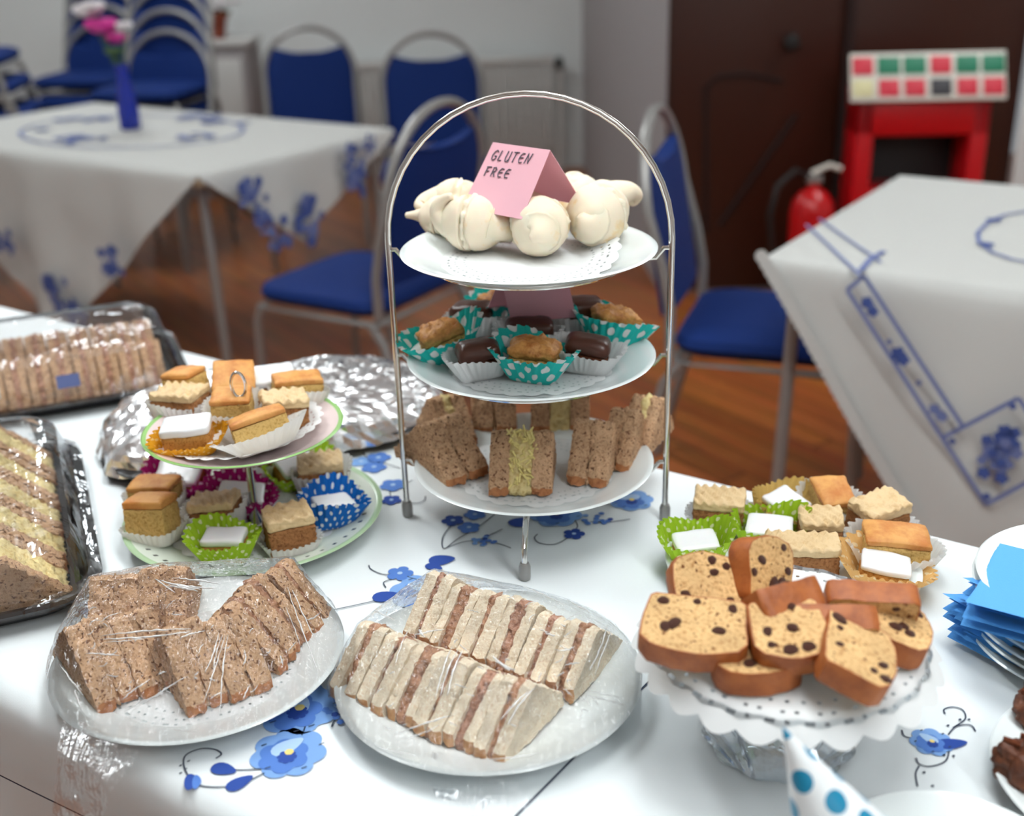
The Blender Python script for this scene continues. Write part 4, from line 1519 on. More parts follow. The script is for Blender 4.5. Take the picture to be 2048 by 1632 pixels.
def cake(kind, loc, yaw, label, dims=(.046, .036, .030), case=None, tilt=(0, 0), group='small cakes', cs=(.020, .034, .026, 1.0), case_off=(0, 0, 0), case_rot=(0, 0, 0)):
    CAKEN[0] += 1
    sd = CAKEN[0]
    sx, sy, sz = dims
    names = {'iced': 'iced_sponge', 'coffee': 'coffee_slice', 'madeira': 'madeira_slice', 'choc': 'chocolate_cake', 'muffin': 'golden_cupcake', 'brown': 'brown_slice'}
    t = thing(names[kind], label, 'cake', loc, (math.radians(tilt[0]), math.radians(tilt[1]), math.radians(yaw)), group)
    z0 = .0012
    if kind == 'iced':
        o = link('sponge', block(sx, sy, sz * .72, .004, 9, .0007, 260, sd), t, [MT['spongeG']], sharp=50); o.location = (0, 0, z0)
        o = link('icing', block(sx + .0015, sy + .0015, sz * .32, .0035, 9, .0004, 90, sd), t, [MT['icing']], sharp=60); o.location = (0, 0, z0 + sz * .68)
    elif kind == 'coffee':
        o = link('sponge', block(sx, sy, sz * .70, .002, 12, .0014, 300, sd), t, [MT['spongeB']], sharp=50); o.location = (0, 0, z0)
        w = random.choice((330, 380, 420))
        rid = lambda x, y: .0019 * math.sin((x * .86 + y * .5) * w * 1.7 + sd + 1.4 * math.sin(y * 160)) + .0008 * math.sin(x * 700 + y * 330)
        o = link('buttercream', block(sx + .001, sy + .001, sz * .30, .003, 18, .0006, 220, sd, top=rid), t, [MT['butter']], sharp=80); o.location = (0, 0, z0 + sz * .69)
    elif kind == 'madeira':
        o = link('sponge', block(sx, sy, sz * .86, .002, 10, .0009, 280, sd), t, [MT['spongeY']], sharp=50); o.location = (0, 0, z0)
        dome = lambda x, y: .003 * math.cos(x / sx * 2.4) * math.cos(y / sy * 2.2)
        o = link('baked_top', block(sx + .0006, sy + .0006, sz * .18, .0024, 9, .0005, 120, sd, top=dome), t, [MT['skin']], sharp=60); o.location = (0, 0, z0 + sz * .85)
    elif kind == 'brown':
        o = link('sponge', block(sx, sy, sz, .003, 10, .0010, 260, sd), t, [MT['spongeB']], sharp=50); o.location = (0, 0, z0)
    elif kind == 'choc':
        o = link('sponge', block(sx, sy, sz * .6, .010, 9, .0010, 260, sd), t, [MT['spongeD']], sharp=60); o.location = (0, 0, z0)
        dome = lambda x, y: .004 * math.cos(x / sx * 2.2) * math.cos(y / sy * 2.2)
        o = link('chocolate_topping', block(sx + .002, sy + .002, sz * .48, .007, 10, .0005, 80, sd, top=dome), t, [MT['choc']], sharp=None); o.location = (0, 0, z0 + sz * .52)
    elif kind == 'muffin':
        o = link('sponge', block(sx, sy, sz * .72, .007, 10, .0016, 170, sd, taper=-.12), t, [MT['muffin']], sharp=60); o.location = (0, 0, z0)
        dome = lambda x, y: .006 * math.cos(x / sx * 2.4) * math.cos(y / sy * 2.4) + .0025 * n3((x, y, sd), 120)
        o = link('baked_top', block(sx * 1.12, sy * 1.10, sz * .34, .005, 11, .0016, 160, sd, top=dome), t, [MT['muffintop']], sharp=60); o.location = (0, 0, z0 + sz * .68)
    if case:
        o = link('paper_case', case_mesh(cs, dims, sd % 5 + .3), t, [MT[case]], sharp=None)
        o.location = case_off
        o.rotation_euler = case_rot
    return t


# --- middle tier of the arched stand
zm = SURF[1] + .003
g = 'cupcakes on the middle tier'
TE = (.025, .044, .033, .84)
WH = (.021, .036, .025, .92)
cake('muffin', at(895, 715, zm), 20, 'golden cupcake in a teal spotted case at the left of the middle tier', (.042, .034, .034), 'c_teal', (0, -14), g, TE)
cake('muffin', at(1066, 752, zm), -14, 'golden cupcake in a teal spotted case at the front of the middle tier', (.044, .032, .034), 'c_teal', (4, 6), g, TE)
cake('muffin', at(1218, 690, zm), 18, 'golden cupcake in a teal spotted case at the right of the middle tier', (.044, .034, .036), 'c_teal', (0, 16), g, TE)
cake('muffin', at(1000, 650, zm), 40, 'golden cupcake in a teal spotted case behind the purple-shaded card', (.040, .034, .034), 'c_teal', (0, 0), g, TE)
cake('choc', at(962, 748, zm), 10, 'chocolate cake in a white case at the front left of the middle tier', (.042, .034, .032), 'c_white', (0, -6), g, WH)
cake('choc', at(1170, 736, zm), -8, 'chocolate cake in a white case at the front right of the middle tier', (.044, .034, .031), 'c_white', (0, 8), g, WH)
cake('choc', at(1060, 700, zm), 0, 'chocolate cake in a white case in the middle of the middle tier', (.050, .034, .031), 'c_white', (0, 0), g, WH)
cake('choc', at(950, 668, zm), -20, 'chocolate cake at the back left of the middle tier', (.046, .034, .033), 'c_white', (0, -4), g, WH)
cake('choc', at(1160, 668, zm), 14, 'chocolate cake at the back right of the middle tier', (.046, .036, .038), 'c_white', (0, 4), g, WH)

# --- upper plate of the two-tier stand
zu = S2[1] + .004
g = 'cakes on the upper plate of the two-tier stand'
CW = (.020, .034, .026, .9)
cake('coffee', at(368, 832, zu), -18, 'ridged coffee cream slice at the left of the upper tier', (.054, .040, .032), 'c_white', (0, -3), g, (.024, .036, .022, .8))
cake('iced', at(384, 898, zu), 2, 'white iced sponge in an orange case at the front of the upper tier', (.050, .034, .032), 'c_orange', (6, -4), g, (.027, .038, .018, .8))
cake('madeira', at(532, 893, zu + .003), 22, 'golden madeira slice in an open white case at the front of the upper stand', (.056, .036, .034), 'c_white', (-12, -10), g, (.022, .048, .022, .78))
cake('coffee', at(570, 852, zu), 18, 'ridged coffee cream slice at the right of the upper tier', (.048, .040, .036), None, (0, 4), g)
cake('madeira', at(596, 812, zu), 20, 'golden madeira slice at the back right of the upper tier', (.054, .036, .034), 'c_white', (0, 4), g, CW)
cake('madeira', at(470, 838, zu + .012), 4, 'pale madeira slice in a white case just before the ring handle', (.042, .032, .030), 'c_white', (10, 0), g, (.018, .031, .020, .9))
cake('madeira', at(470, 790, zu + .008), 12, 'tall madeira slice behind the ring handle', (.046, .044, .034), None, (28, 4), g)
cake('madeira', at(380, 797, zu + .004), -24, 'dark-topped madeira slice at the back left of the upper tier', (.040, .034, .032), None, (0, -8), g)
cake('iced', at(548, 790, zu), 14, 'white iced sponge with a blue case at the back of the upper tier', (.050, .040, .030), 'c_blue', (10, 0), g, (.024, .036, .018, .9))

# --- lower plate of the two-tier stand
zl = S2[0] + .003
g = 'cakes on the lower plate of the two-tier stand'
cake('madeira', at(318, 1020, zl), -8, 'brown-topped madeira slice at the left back of the lower tier', (.052, .036, .034), 'c_white', (0, -2), g, CW)
cake('madeira', at(312, 1082, zl), -12, 'madeira slice showing its pale cut side at the front left of the lower tier', (.046, .036, .047), 'c_white', (-8, -4), g, (.022, .032, .018, .9))
cake('coffee', at(440, 1050, zl), -4, 'coffee cream slice behind the lime case of the lower tier', (.052, .036, .034), 'c_white', (0, -6), g, CW)
cake('iced', at(455, 1115, zl), -4, 'white iced sponge in a lime spotted case at the front of the lower tier', (.042, .028, .029), 'c_lime', (4, 0), g, (.026, .038, .031, .82))
cake('coffee', at(582, 1092, zl), 22, 'large coffee slice with a brown cut side at the front right of the lower tier', (.048, .042, .042), 'c_white', (0, 0), g, (.025, .033, .012, .9))
cake('iced', at(662, 1045, zl), 30, 'white iced sponge in a bright blue spotted case at the right of the lower tier', (.042, .028, .028), 'c_blue', (4, 8), g, (.024, .039, .036, .82))
cake('coffee', at(645, 978, zl), 10, 'coffee cream slice with a patterned top at the back right of the lower tier', (.050, .040, .040), 'c_white', (0, 0), g, CW)
cake('iced', at(592, 960, zl), 40, 'white iced sponge in a lime case at the back of the lower tier', (.046, .036, .028), 'c_lime', (16, 0), g, (.026, .042, .030, .8))
cake('iced', at(368, 978, zl), -4, 'white iced sponge in a magenta spotted case at the back left of the lower tier', (.050, .036, .030), 'c_pink', (22, 0), g, (.026, .039, .032, .8))
cake('iced', at(482, 1018, zl), 8, 'white iced sponge in a magenta spotted case beside the pole of the lower tier', (.050, .036, .026), 'c_pink', (14, 10), g, (.026, .039, .030, .8))
cake('brown', at(505, 955, zl), 6, 'plain brown slice at the back of the lower tier', (.050, .030, .034), 'c_white', (0, 0), g, CW)

# --- plate behind the fruit cake
zr = PR_.z + .0075
g = 'cakes on the plate behind the fruit cake'
cake('coffee', at(1437, 1050, zr), -14, 'ridged coffee slice at the left of the far right plate', (.052, .042, .036), 'c_white', (0, 0), g, (.026, .035, .016, .9))
cake('iced', at(1562, 1040, zr), 38, 'white iced sponge in a gold case at the back of the far right plate', (.040, .038, .028), 'c_gold', (14, 0), g, (.024, .038, .030, .9))
cake('madeira', at(1655, 1030, zr), 6, 'madeira slice at the very back of the far right plate', (.038, .044, .036), 'c_white', (18, 0), g, CW)
cake('coffee', at(1748, 1070, zr), 28, 'large pale coffee cream slice at the back right of the far right plate', (.056, .038, .042), 'c_white', (6, 0), g, (.026, .040, .018, .9))
cake('coffee', at(1636, 1090, zr), -8, 'small square coffee cream slice in the middle of the far right plate', (.042, .034, .038), None, (6, 0), g)
cake('iced', at(1536, 1088, zr), -14, 'white iced sponge in a pale green case in the middle of the far right plate', (.046, .034, .026), 'c_lime', (10, 0), g, (.024, .038, .033, .82))
cake('iced', at(1392, 1120, zr), 4, 'white iced sponge in a lime case at the left end of the far right plate', (.042, .032, .026), 'c_lime', (6, -4), g, (.024, .036, .036, .85))
cake('madeira', at(1782, 1126, zr), -8, 'wide madeira slice at the right end of the far right plate', (.062, .042, .034), 'c_white', (4, 4), g, (.026, .044, .026, .8))
cake('iced', at(1762, 1162, zr), -18, 'white iced sponge in a peach case at the front right of the far right plate', (.046, .034, .024), 'c_peach', (4, 6), g, (.026, .046, .026, .8))
cake('coffee', at(1600, 1138, zr), -6, 'wide coffee cream slice close behind the topmost fruit cake slices', (.070, .034, .034), None, (4, 0), g)


# ------------------------------------------------------------------ meringues
def meringue_shell(r, h, peak, seed):
    """piped dome; peak = None or list of points (in shell radii, along x / y / axis) of the drawn-out tip"""
    prof = [(0, 0)] + [(r * math.cos(t) * (1 - .03 * math.sin(2 * t)), h * math.sin(t)) for t in [PI / 2 * i / 16 for i in range(17)]]
    prof[-1] = (0, h)
    me = lathe(prof, 44, wob=lambda rr, z, a: (rr * (1 + .035 * math.sin(2 * a + seed)), z))
    for v in me.vertices:
        v.co += v.normal * (.0016 * n3(v.co, 60, seed) + .0006 * n3(v.co, 190, seed + 2))
    V = [v.co.copy() for v in me.vertices]; F = [tuple(p.vertices) for p in me.polygons]
    if peak:
        P = [Vector(p) * r for p in peak]
        Q = []
        for i in range(len(P) - 1):
            p0, p1, p2, p3 = P[max(i - 1, 0)], P[i], P[i + 1], P[min(i + 2, len(P) - 1)]
            for k in range(6):
                t = k / 6
                Q.append(.5 * ((2 * p1) + (p2 - p0) * t + (2 * p0 - 5 * p1 + 4 * p2 - p3) * t * t + (3 * p1 - p0 - 3 * p2 + p3) * t ** 3))
        Q.append(P[-1])
        n = len(Q)
        rad = [r * (.62 * (1 - i / (n - 1)) ** 1.6 + .13) * (1 if i < n - 1 else .5) for i in range(n)]
        v, f = tube_data(Q, rad, 14, False, len(V))
        V += v; F += f
    return pyd(V, F, 'shell')


LOOP = [(0, 0, .45), (.25, 0, .95), (.55, 0, 1.35), (.95, 0, 1.5), (1.1, .05, 1.25), (.85, .1, 1.1)]
SPIKE = [(0, 0, .4), (.05, 0, .9), (.15, 0, 1.4), (.35, 0, 1.85)]
CURL = [(0, 0, .6), (.15, 0, .95), (.5, .05, 1.12), (.85, .1, .85), (1.02, .1, .5)]
NUB = [(0, 0, .7), (.1, 0, 1.0), (.35, 0, 1.08)]


def meringue(loc, yaw, label, r=.027, h=.030, pitch=0, peaks=(None, None), rolls=(0, 0), seed=0):
    """two shells sandwiched base to base with cream, lying on its side"""
    t = thing('meringue', label, 'meringue', loc, (0, math.radians(pitch), math.radians(yaw)), 'meringues on the top tier')
    for k, s in enumerate((1, -1)):
        o = link('meringue_shell', meringue_shell(r, h, peaks[k], seed + k), t, [MT['meringue']], sharp=None)
        o.matrix_local = Matrix.Translation((s * .004, 0, r * .98)) @ Matrix.Rotation(s * PI / 2, 4, 'Y') @ Matrix.Rotation(math.radians(rolls[k]), 4, 'Z')
    V = lathe([(0, -.0055), (r * .80, -.005), (r * .98, -.001), (r * .98, .001), (r * .80, .005), (0, .0055)], 48,
              wob=lambda rr, z, a: (rr * (1 + .06 * math.sin(9 * a + seed) + .05 * math.sin(14 * a)), z * (1 + .3 * math.sin(7 * a))))
    o = link('cream_filling', V, t, [MT['mcream']], sharp=None)
    o.rotation_euler = (0, PI / 2, 0); o.location = (0, 0, r * .98)
    return t


zt = SURF[2] + .003
meringue(at(948, 500, zt), -24, 'meringue with a drawn-out peak pointing left at the front left of the top tier', .029, .030, 0, (CURL, CURL), (40, -20), 1)
meringue(at(896, 478, zt), 150, 'meringue with a long spike at the far left of the top tier', .024, .028, 0, (SPIKE, None), (90, 10), 3)
meringue(at(914, 440, zt + .012), 168, 'small meringue with a looped tip at the left back of the top tier', .023, .026, -8, (LOOP, None), (70, 0), 17)
meringue(at(1080, 508, zt), 88, 'round meringue facing the front in the middle of the top tier', .030, .030, 0, (None, NUB), (0, 120), 5)
meringue(at(1196, 490, zt), 66, 'large smooth meringue at the front right of the top tier', .032, .032, 0, (None, NUB), (0, 30), 7)
meringue(at(1222, 452, zt + .004), 24, 'meringue with a looped peak rising at the right back of the top tier', .027, .030, -38, (LOOP, None), (10, 0), 9)
meringue(at(1090, 458, zt), 20, 'meringue hidden under the pink gluten free card', .026, .028, 0, (None, None), (0, 0), 11)
meringue(at(1008, 466, zt), 70, 'meringue behind the front left one, under the card edge', .025, .028, 0, (None, NUB), (0, 0), 13)
meringue(at(1152, 436, zt), 100, 'meringue at the back right of the top tier behind the card', .026, .028, 0, (None, None), (0, 0), 15)


# ------------------------------------------------------------------ folded cards
def tent_card(label, A, B, Cc, D, E_):
    """A, B: front bottom corners; Cc, D: fold; E_: back bottom corner under D"""
    t = thing('folded_card', label, 'card', (A + B) / 2)
    o = (A + B) / 2
    Fp = E_ + (Cc - D)
    th = .0006
    def panel(p):
        n = (p[1] - p[0]).cross(p[3] - p[0]).normalized() * th
        V = [q - o for q in p] + [q + n - o for q in p]
        return pyd(V, [(0, 1, 2, 3), (7, 6, 5, 4), (0, 4, 5, 1), (1, 5, 6, 2), (2, 6, 7, 3), (3, 7, 4, 0)])
    link('front_panel', panel([A, B, D, Cc]), t, [MT['pink']], smooth=False)
    link('back_panel', panel([Fp, E_, D, Cc]), t, [MT['pink']], smooth=False)
    return t, o


A_, B_, C_, D_ = at(924, 416, 1.08), at(1044, 439, 1.08), at(986.6, 285, 1.14), at(1109, 297, 1.14)
D_ = C_ + (B_ - A_) * .94
E_ = at(1168, 410, 1.076)
card, co_ = tent_card('pink folded card reading GLUTEN FREE on the meringues', A_, B_, C_, D_, E_)
GLY = {'G': [[(.85, .85), (.6, 1), (.25, .85), (.08, .5), (.2, .12), (.55, .02), (.85, .2), (.85, .45), (.5, .42)]],
       'L': [[(.2, 1), (.15, .05), (.75, .08)]],
       'U': [[(.15, 1), (.12, .35), (.3, .03), (.6, .03), (.8, .3)], [(.8, 1), (.8, .3), (.85, 0)]],
       'T': [[(.02, .95), (.95, 1)], [(.5, .97), (.42, 0)]],
       'E': [[(.85, .92), (.45, .95), (.18, .7), (.15, .3), (.4, .04), (.85, .1)], [(.1, .5), (.8, .54)]],
       'N': [[(.1, 0), (.2, .98), (.7, .05), (.88, 1)]],
       'F': [[(.25, 0), (.2, .98)], [(.05, .95), (.9, 1)], [(.15, .52), (.75, .55)]],
       'R': [[(.2, 0), (.2, .95)], [(.08, .9), (.5, 1), (.78, .8), (.6, .55), (.22, .5)], [(.4, .5), (.85, .02)]]}
V, F = [], []
nrm = (B_ - A_).cross(C_ - A_).normalized()
if nrm.dot(EYE - A_) < 0: nrm = -nrm


def onc(x, y):
    """x along the card, y up the card, both 0..1"""
    return (A_.lerp(B_, x)).lerp(C_.lerp(D_, x), y) + nrm * .0014 - co_


def word(txt, x0, y0, w, h, gap, rise):
    for i, ch in enumerate(txt):
        for st_ in GLY[ch]:
            pts = [onc(x0 + i * (w + gap) + px_ * w + (py_ * h) * .05, y0 + i * rise + py_ * h) for px_, py_ in st_]
            q = []
            for a, b in zip(pts, pts[1:]):
                q += [a, a.lerp(b, .5)]
            q.append(pts[-1])
            v, f = tube_data(q, .00055, 6, False, len(V))
            V.extend(v); F.extend(f)


word('GLUTEN', .10, .735, .092, .155, .022, .004)
word('FREE', .10, .500, .092, .140, .020, .004)
link('handwriting', pyd(V, F), card, [MT['ink']], smooth=False)
A2, B2, C2 = at(1022, 644, .952), at(1152, 634, .952), at(1001, 553, 1.012)
D2 = C2 + (B2 - A2) * .97
F2 = at(973, 622, .952)
card2, _o = tent_card('pink folded card in shade on the chocolate cakes of the middle tier', A2, B2, C2, D2, F2 + (D2 - C2))

# ------------------------------------------------------------------ fruit cake
FRU = {}


def fruit_slice_mesh(w, h, T, seed):
    """x width, y height (top crust at +y), z thickness"""
    out = []
    pts = [(-.40, 0), (.40, 0), (.45, .05), (.50, .62), (.49, .78), (.40, .92), (.18, 1.0), (-.05, 1.02), (-.25, .98), (-.42, .90), (-.49, .76), (-.49, .6), (-.45, .05)]
    m = len(pts)
    for i in range(m):
        a, b = pts[i], pts[(i + 1) % m]
        k = max(1, int(math.hypot((b[0] - a[0]) * w, (b[1] - a[1]) * h) / .005))
        for j in range(k): out.append(((a[0] + (b[0] - a[0]) * j / k) * w, (a[1] + (b[1] - a[1]) * j / k) * h - h / 2))
    n = len(out)
    V, F, MI = [], [], []

    def jit(p, am=1.0): return Vector(p) + Vector((n3(p, 70, seed), n3(p, 70, seed + 3), n3(p, 200, seed + 6) * .4)) * .0014 * am
    nz = 5
    for j in range(nz + 1):
        z = T * j / nz
        q = 1 - .018 * abs(2 * j / nz - 1) ** 4
        for x, y in out: V.append(jit((x * q, y * q, z)))
    for j in range(nz):
        for i in range(n):
            k = (i + 1) % n
            F.append((j * n + i, j * n + k, (j + 1) * n + k, (j + 1) * n + i)); MI.append(1)
    for j in (0, nz):
        prev = [j * n + i for i in range(n)]
        for idx, q in enumerate((.955, .75, .5, .25)):
            cur = []
            for x, y in out: cur.append(len(V)); V.append(jit((x * q, y * q, T * j / nz)))
            for i in range(n):
                k = (i + 1) % n
                F.append((prev[i], prev[k], cur[k], cur[i])); MI.append(1 if idx == 0 else 0)
            prev = cur
        F.append(tuple(prev)); MI.append(0)
    me = pyd(V, F, 'fruit_slice', None, MI)
    bm = bmesh.new(); bm.from_mesh(me); bmesh.ops.recalc_face_normals(bm, faces=bm.faces); bm.to_mesh(me); bm.free()
    return me


bmr = bmesh.new(); bmesh.ops.create_icosphere(bmr, subdivisions=2, radius=1)
for v in bmr.verts: v.co *= 1 + .18 * n3(v.co, 1.7, 3)
RAISIN = bm_mesh(bmr)
RAISIN.materials.append(MT['raisin'])


def fruit_slice(center, yaw, pitch, label, w=.086, h=.070, T=.019, roll=0, nr=9, seed=0):
    """lies with its cut face up; pitch lifts the far (top crust) edge so that the face looks at the viewer"""
    t = thing('fruit_cake_slice', label, 'cake slice', center, (0, 0, 0), 'fruit cake slices')
    t.rotation_euler = (Matrix.Rotation(math.radians(yaw), 3, 'Z') @ Matrix.Rotation(math.radians(pitch), 3, 'X') @ Matrix.Rotation(math.radians(roll), 3, 'Z')).to_euler()
    me = fruit_slice_mesh(w, h, T, seed * 1.7 + 2)
    o = link('cake_crumb', me, t, [MT['cake'], MT['cakecrust']], sharp=50)
    rnd = random.Random(seed + 40)
    for k in range(nr):
        s = rnd.uniform(.0026, .0050)
        for _ in range(30):
            x, y = rnd.uniform(-.40, .40) * w, rnd.uniform(-.42, .42) * h
            if all((x - a) ** 2 + (y - b) ** 2 > .007 ** 2 for a, b in [(q.location.x, q.location.y) for q in t.children if q != o]): break
        z = T if k % 4 else 0
        r = link('raisin', RAISIN, t, [], sharp=None)
        r.location = (x, y, z); r.scale = (s * rnd.uniform(.9, 1.5), s, s * .42); r.rotation_euler = (0, 0, rnd.uniform(0, 3))
    return t


def fs(u, v, z, *a, **k): return fruit_slice(at(u, v, z), *a, **k)


Z0 = DZ + .014
fs(1505, 1338, Z0 + .001, 6, 2, 'bottom fruit cake slice peeping out under the front centre ones', .066, .060, seed=1, roll=180)
fs(1388, 1284, Z0 + .016, -10, 12, 'large fruit cake slice lying at the front left', .080, .058, seed=2, roll=176)
fs(1572, 1290, Z0 + .020, 2, 16, 'fruit cake slice lying at the front centre', .058, .054, seed=3, roll=180)
fs(1784, 1284, Z0 + .004, 74, 16, 'fruit cake slice at the right edge', .060, .046, seed=4, roll=178)
fs(1700, 1335, Z0 + .016, 72, 20, 'tall fruit cake slice leaning at the front right', .074, .052, seed=5, roll=180)
fs(1402, 1180, Z0 + .022, 14, 42, 'fruit cake slice standing at the back left with a raisin-studded face', .058, .050, seed=6, roll=-14)
fs(1500, 1138, Z0 + .032, 40, 66, 'fruit cake slice at the very top of the heap', .052, .050, seed=7, roll=-24, T=.022)
fs(1735, 1205, Z0 + .020, -10, 112, 'fruit cake slice standing crust outwards at the back right', .074, .056, seed=8, roll=180)
fs(1640, 1232, Z0 + .026, -4, 124, 'fruit cake slice showing a long crust edge in the middle of the heap', .084, .046, seed=9, roll=180)
fs(1550, 1182, Z0 + .040, 20, 132, 'short fruit cake slice lying crust outwards on top', .058, .044, seed=10, roll=180, T=.022)

# ------------------------------------------------------------------ platters
AT = math.atan2(.38, .93)
tx_ = Vector((math.cos(AT), math.sin(AT), 0)); ty_ = Vector((-math.sin(AT), math.cos(AT), 0))


def tray(label, c, hx, hy, lidh, lid_label):
    t = thing('platter_tray', label, 'tray', c, (0, 0, AT))
    link('tray_base', loft([(hx - .03, hy - .03, .04, .001), (hx - .018, hy - .018, .045, .003), (hx - .010, hy - .010, .05, .016), (hx, hy, .055, .018), (hx + .001, hy + .001, .056, .021), (hx - .012, hy - .012, .05, .021), (hx - .022, hy - .022, .045, .006), (.01, .01, .005, .005)], True, True), t, [MT['blackp']], sharp=30)
    ld = link('clear_lid', loft([(hx + .004, hy + .004, .058, .018), (hx + .002, hy + .002, .057, .026), (hx - .010, hy - .010, .05, .028), (hx - .022, hy - .022, .045, lidh - .01), (hx - .034, hy - .034, .04, lidh), (.02, .02, .01, lidh + .002)], False, True), t, [MT['lid']], sharp=30)
    ld['label'] = lid_label
    return t


# left platter: its front right corner is near (-.407, .969)
cL = Vector((-.405, .966, TZ + .001)) - tx_ * .145 + ty_ * .205
tray('black platter tray with a clear lid at the left edge', cL, .150, .210, .075, 'clear domed lid')
gt = 'brown sandwiches under the clear lid at the left edge'
labs = ['front', 'second', 'third', 'fourth', 'rear']
for q_ in range(2):
    for r_ in range(5):
        p = cL + tx_ * (.118 - .116 * q_) + ty_ * (-.150 + .074 * r_) + Vector((0, 0, .008))
        sandwich(p, AT + PI + .02, .112, .060, '%s brown sandwich with egg filling in the %s row of the left platter' % (labs[r_], ('right', 'left')[q_]), gt, 'brown', 'egg', .015, .040)
# rear platter with many brown sandwiches
cB = Vector((-.50, 1.520, TZ + .001)) - tx_ * .20 + ty_ * .125
tray('long black platter tray of brown sandwiches at the far left of the table', cB, .250, .135, .085, 'clear shiny lid')
for r_ in range(2):
    for q_ in range(14):
        p = cB + tx_ * (-.195 + .0305 * q_) + ty_ * (-.112 + .108 * r_) + Vector((0, 0, .008))
        sandwich(p, AT + PI / 2, .100, .062, 'brown bread sandwich packed in the lidded tray at the far left of the table', 'sandwiches in the far left lidded tray', 'brown', 'ham', .0105, .0075)

for lx_, w_, m_ in ((-.03, .055, 'signw'), (.085, .03, 'e_blue'), (-.125, .03, 'napkin')):
    o = link('price_label', box_mesh(w_, .0006, .018, 0), [q for q in C.objects if q.get('label', '').startswith('long black platter')][0], [MT[m_]], smooth=False)
    o.location = (lx_, -.1245, .040); o.rotation_euler = (-.2, 0, 0)
# foil covered platter
cF = Vector((-.315, 1.405, TZ + .001))
ft = thing('foil_platter', 'black platter wrapped in crumpled silver foil behind the small stand', 'platter', cF, (0, 0, AT))
link('tray_base', loft([(.185, .10, .05, .001), (.20, .115, .055, .012), (.212, .127, .06, .016), (.212, .127, .06, .019), (.10, .06, .03, .019)]), ft, [MT['blackp']], sharp=30)
V, F = [], []
na, nr_ = 150, 44
for k in range(nr_ + 1):
    f = k / nr_
    for i in range(na):
        a = 2 * PI * i / na
        ca, sa = math.cos(a), math.sin(a)
        e = 3.2
        q = (abs(ca) ** e + abs(sa) ** e) ** (-1 / e)
        R = (.222 * abs(ca * q) + .0, .138 * abs(sa * q))
        edge = 1 + .06 * n3((ca * 2, sa * 2, 0), 1.6, 4) * f + .03 * n3((ca * 2, sa * 2, 0), 6, 5) * f
        x, y = .222 * ca * q * f * edge, .138 * sa * q * f * edge
        prof = (1 - f ** 5) * .042 + .020 - .012 * max(0, f - .93) / .07
        z = prof + .008 * n3((x, y, 0), 13, 1) * (1 - f ** 6)
        # crumple: facets of several sizes
        d1 = noise.voronoi(Vector((x * 30, y * 30, 1.0)))[0]
        d2 = noise.voronoi(Vector((x * 75, y * 75, 5.0)))[0]
        z += (.010 * (d1[1] - d1[0]) + .004 * (d2[1] - d2[0])) * (.5 + .5 * f)
        x += .004 * n3((x, y, z), 70, 7); y += .004 * n3((x, y, z), 70, 8)
        V.append((x, y, max(z, .006)))
for k in range(nr_):
    for i in range(na):
        j = (i + 1) % na
        F.append((k * na + i, k * na + j, (k + 1) * na + j, (k + 1) * na + i))
fo = link('foil_cover', pyd(V, F), ft, [MT['foil']], smooth=False)

# ------------------------------------------------------------------ plates and napkins at the right
SC_ = Vector((.505, .848, TZ + .0015))
for k in range(7):
    plate('side plate %s in the stack with blue napkins' % ('at the bottom', 'second from the bottom', 'third from the bottom', 'fourth from the bottom', 'third from the top', 'second from the top', 'at the top')[k],
          SC_ + Vector((.0015 * math.sin(k * 2.1), .0015 * math.cos(k * 1.3), .0096 * k)), .105, .017, [MT['china'], plain('grey_rim_line', (150, 150, 148), .2)], 'side_plate', 'stack of side plates', lambda r, k: 1 if .93 < r / .105 < .965 and k > 8 else 0)


def napkin(label, c, yaw, s, open_=.006, drop=0):
    """paper napkin folded to a square: leaves that fan a little along one side"""
    V, F = [], []
    for L_ in range(4):
        b = len(V)
        n = 8
        for i in range(n + 1):
            for j in range(n + 1):
                x, y = (i / n - .5) * s, (j / n - .5) * s * (1 - .01 * L_)
                out = max(0, -x / s + .1)
                z = .0004 * L_ + (open_ * (L_ - 1.5)) * max(0, out) ** 1.5 + .0006 * n3((x, y, L_), 50, yaw)
                V.append((x - .002 * L_ * (1 if L_ % 2 else -1), y, z))
        for i in range(n):
            for j in range(n):
                q = b + i * (n + 1) + j
                F.append((q, q + n + 1, q + n + 2, q + 1))
    o = link('paper_napkin', pyd(V, F), None, [MT['napkin']], sharp=None)
    o.location = c; o.rotation_euler = (0, drop, math.radians(yaw))
    return tag(o, label, 'napkin', 'blue paper napkins between the plates')


for k in range(6):
    top = k == 5
    nm = ('lowest', 'second lowest', 'third lowest', 'third highest', 'second highest', 'topmost, flat')[k]
    napkin('%s blue paper napkin of the plate stack' % nm, SC_ + Vector(((-.044 if top else -.070) + (.008 * math.sin(k * 2)), (-.016 if top else .008) + .006 * math.cos(k * 3), .0185 + .0098 * k + (.0045 if top else 0))), (34, 42, 30, 38, 36, 56)[k], .072 if not top else .128, .018)

# ------------------------------------------------------------------ party hat, near plates, brown cakes
plate('white plate under the spotted party hat at the bottom edge', Vector((.286, .578, TZ + .0015)), .088, .015, None, 'tea_plate')


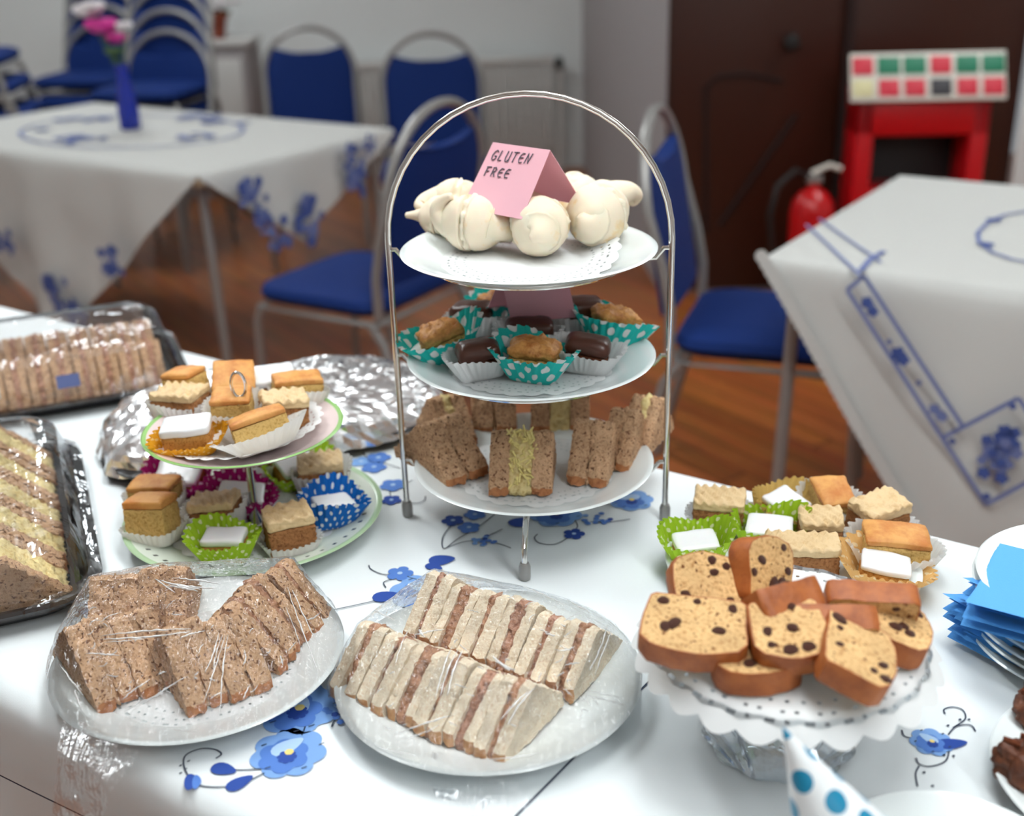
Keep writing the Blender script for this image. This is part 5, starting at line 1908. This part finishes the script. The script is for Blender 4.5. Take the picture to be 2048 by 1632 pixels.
def hat_mat():
    k = NT('spotted_card')
    co = k.coord(uv=True)
    rt_ = k.n('ShaderNodeMapping'); rt_.inputs['Rotation'].default_value = (0, 0, PI / 4)
    k.l(co, rt_.inputs[0])
    vo = k.n('ShaderNodeTexVoronoi', i_Scale=1.0, voronoi_dimensions='2D'); vo.inputs['Randomness'].default_value = 0
    k.l(rt_.outputs[0], vo.inputs['Vector'])
    lt = k.n('ShaderNodeMath', operation='LESS_THAN', i_1=.31); k.l(vo.outputs['Distance'], lt.inputs[0])
    mx = k.n('ShaderNodeMix', data_type='RGBA'); mx.inputs['A'].default_value = lin(240, 244, 246); mx.inputs['B'].default_value = lin(20, 136, 176)
    k.l(lt.outputs[0], mx.inputs['Factor']); k.l(mx.outputs['Result'], k.b.inputs['Base Color'])
    k.b.inputs['Roughness'].default_value = .4
    return k.m


apex = at(1566, 1456, .893)
hat_h, hat_r = .142, .052
axd = (RT * .50 + DN * .80 + fwd * -.02)
axd = Vector((.44, -.20, -.875)).normalized()
hb = apex + axd * hat_h
ht = thing('party_hat', 'white card party hat with blue spots at the bottom edge', 'party hat', hb)
rot = (-axd).to_track_quat('Z', 'Y')
ht.rotation_mode = 'QUATERNION'; ht.rotation_quaternion = rot
prof = [(hat_r, 0), (hat_r * .8, hat_h * .2), (hat_r * .6, hat_h * .4), (hat_r * .4, hat_h * .6), (hat_r * .2, hat_h * .8), (.0006, hat_h)]
cone = lathe(prof, 48)
sl_ = math.hypot(hat_r, hat_h); al_ = hat_r / sl_
for l_ in cone.loops:
    v_ = cone.vertices[l_.vertex_index].co
    d_ = math.hypot(math.hypot(v_.x, v_.y), hat_h - v_.z); ph_ = (math.atan2(v_.y, v_.x)) * al_
    cone.uv_layers[0].data[l_.index].uv = (d_ * math.cos(ph_) / .0235, d_ * math.sin(ph_) / .0235)
link('cone', cone, ht, [hat_mat()], sharp=None)
link('elastic', tube([Vector((hat_r * math.cos(a) * .9, hat_r * math.sin(a) * .2, -.004 - .004 * math.sin(a))) for a in [PI * i / 12 for i in range(13)]], .0008, 6), ht, [MT['signw']])

plate('white plate of dark brown cakes at the lower right corner', Vector((.457, .667, TZ + .0015)), .108, .018, None, 'tea_plate')
for k, (fu, fv, s, ya, lab) in enumerate(((2052, 1562, .044, 20, 'lower dark brown flapjack lump at the right edge'), (2078, 1448, .044, 50, 'upper dark brown flapjack lump at the right edge'))):
    t = thing('flapjack', lab, 'cake', at(fu, fv, TZ + .0095), (0, 0, math.radians(ya)), 'dark flapjacks')
    link('crust', block(s, s * .85, s * .75, .014, 14, .0035, 120, 30 + k), t, [plain('flapjack_brown_%d' % k, (112, 62, 36), .5, mottle=((70, 34, 20), 90, .4, .65), bump=(260, .8))], sharp=None)
    rs = link('oat_lumps', tubes([([Vector((random.uniform(-.4, .4) * s, random.uniform(-.34, .34) * s, s * .75)), Vector((random.uniform(-.4, .4) * s, random.uniform(-.34, .34) * s, s * .76))], .0022, False) for _ in range(8)]), t, [MT['spongeD']])
    rs['kind'] = 'stuff'
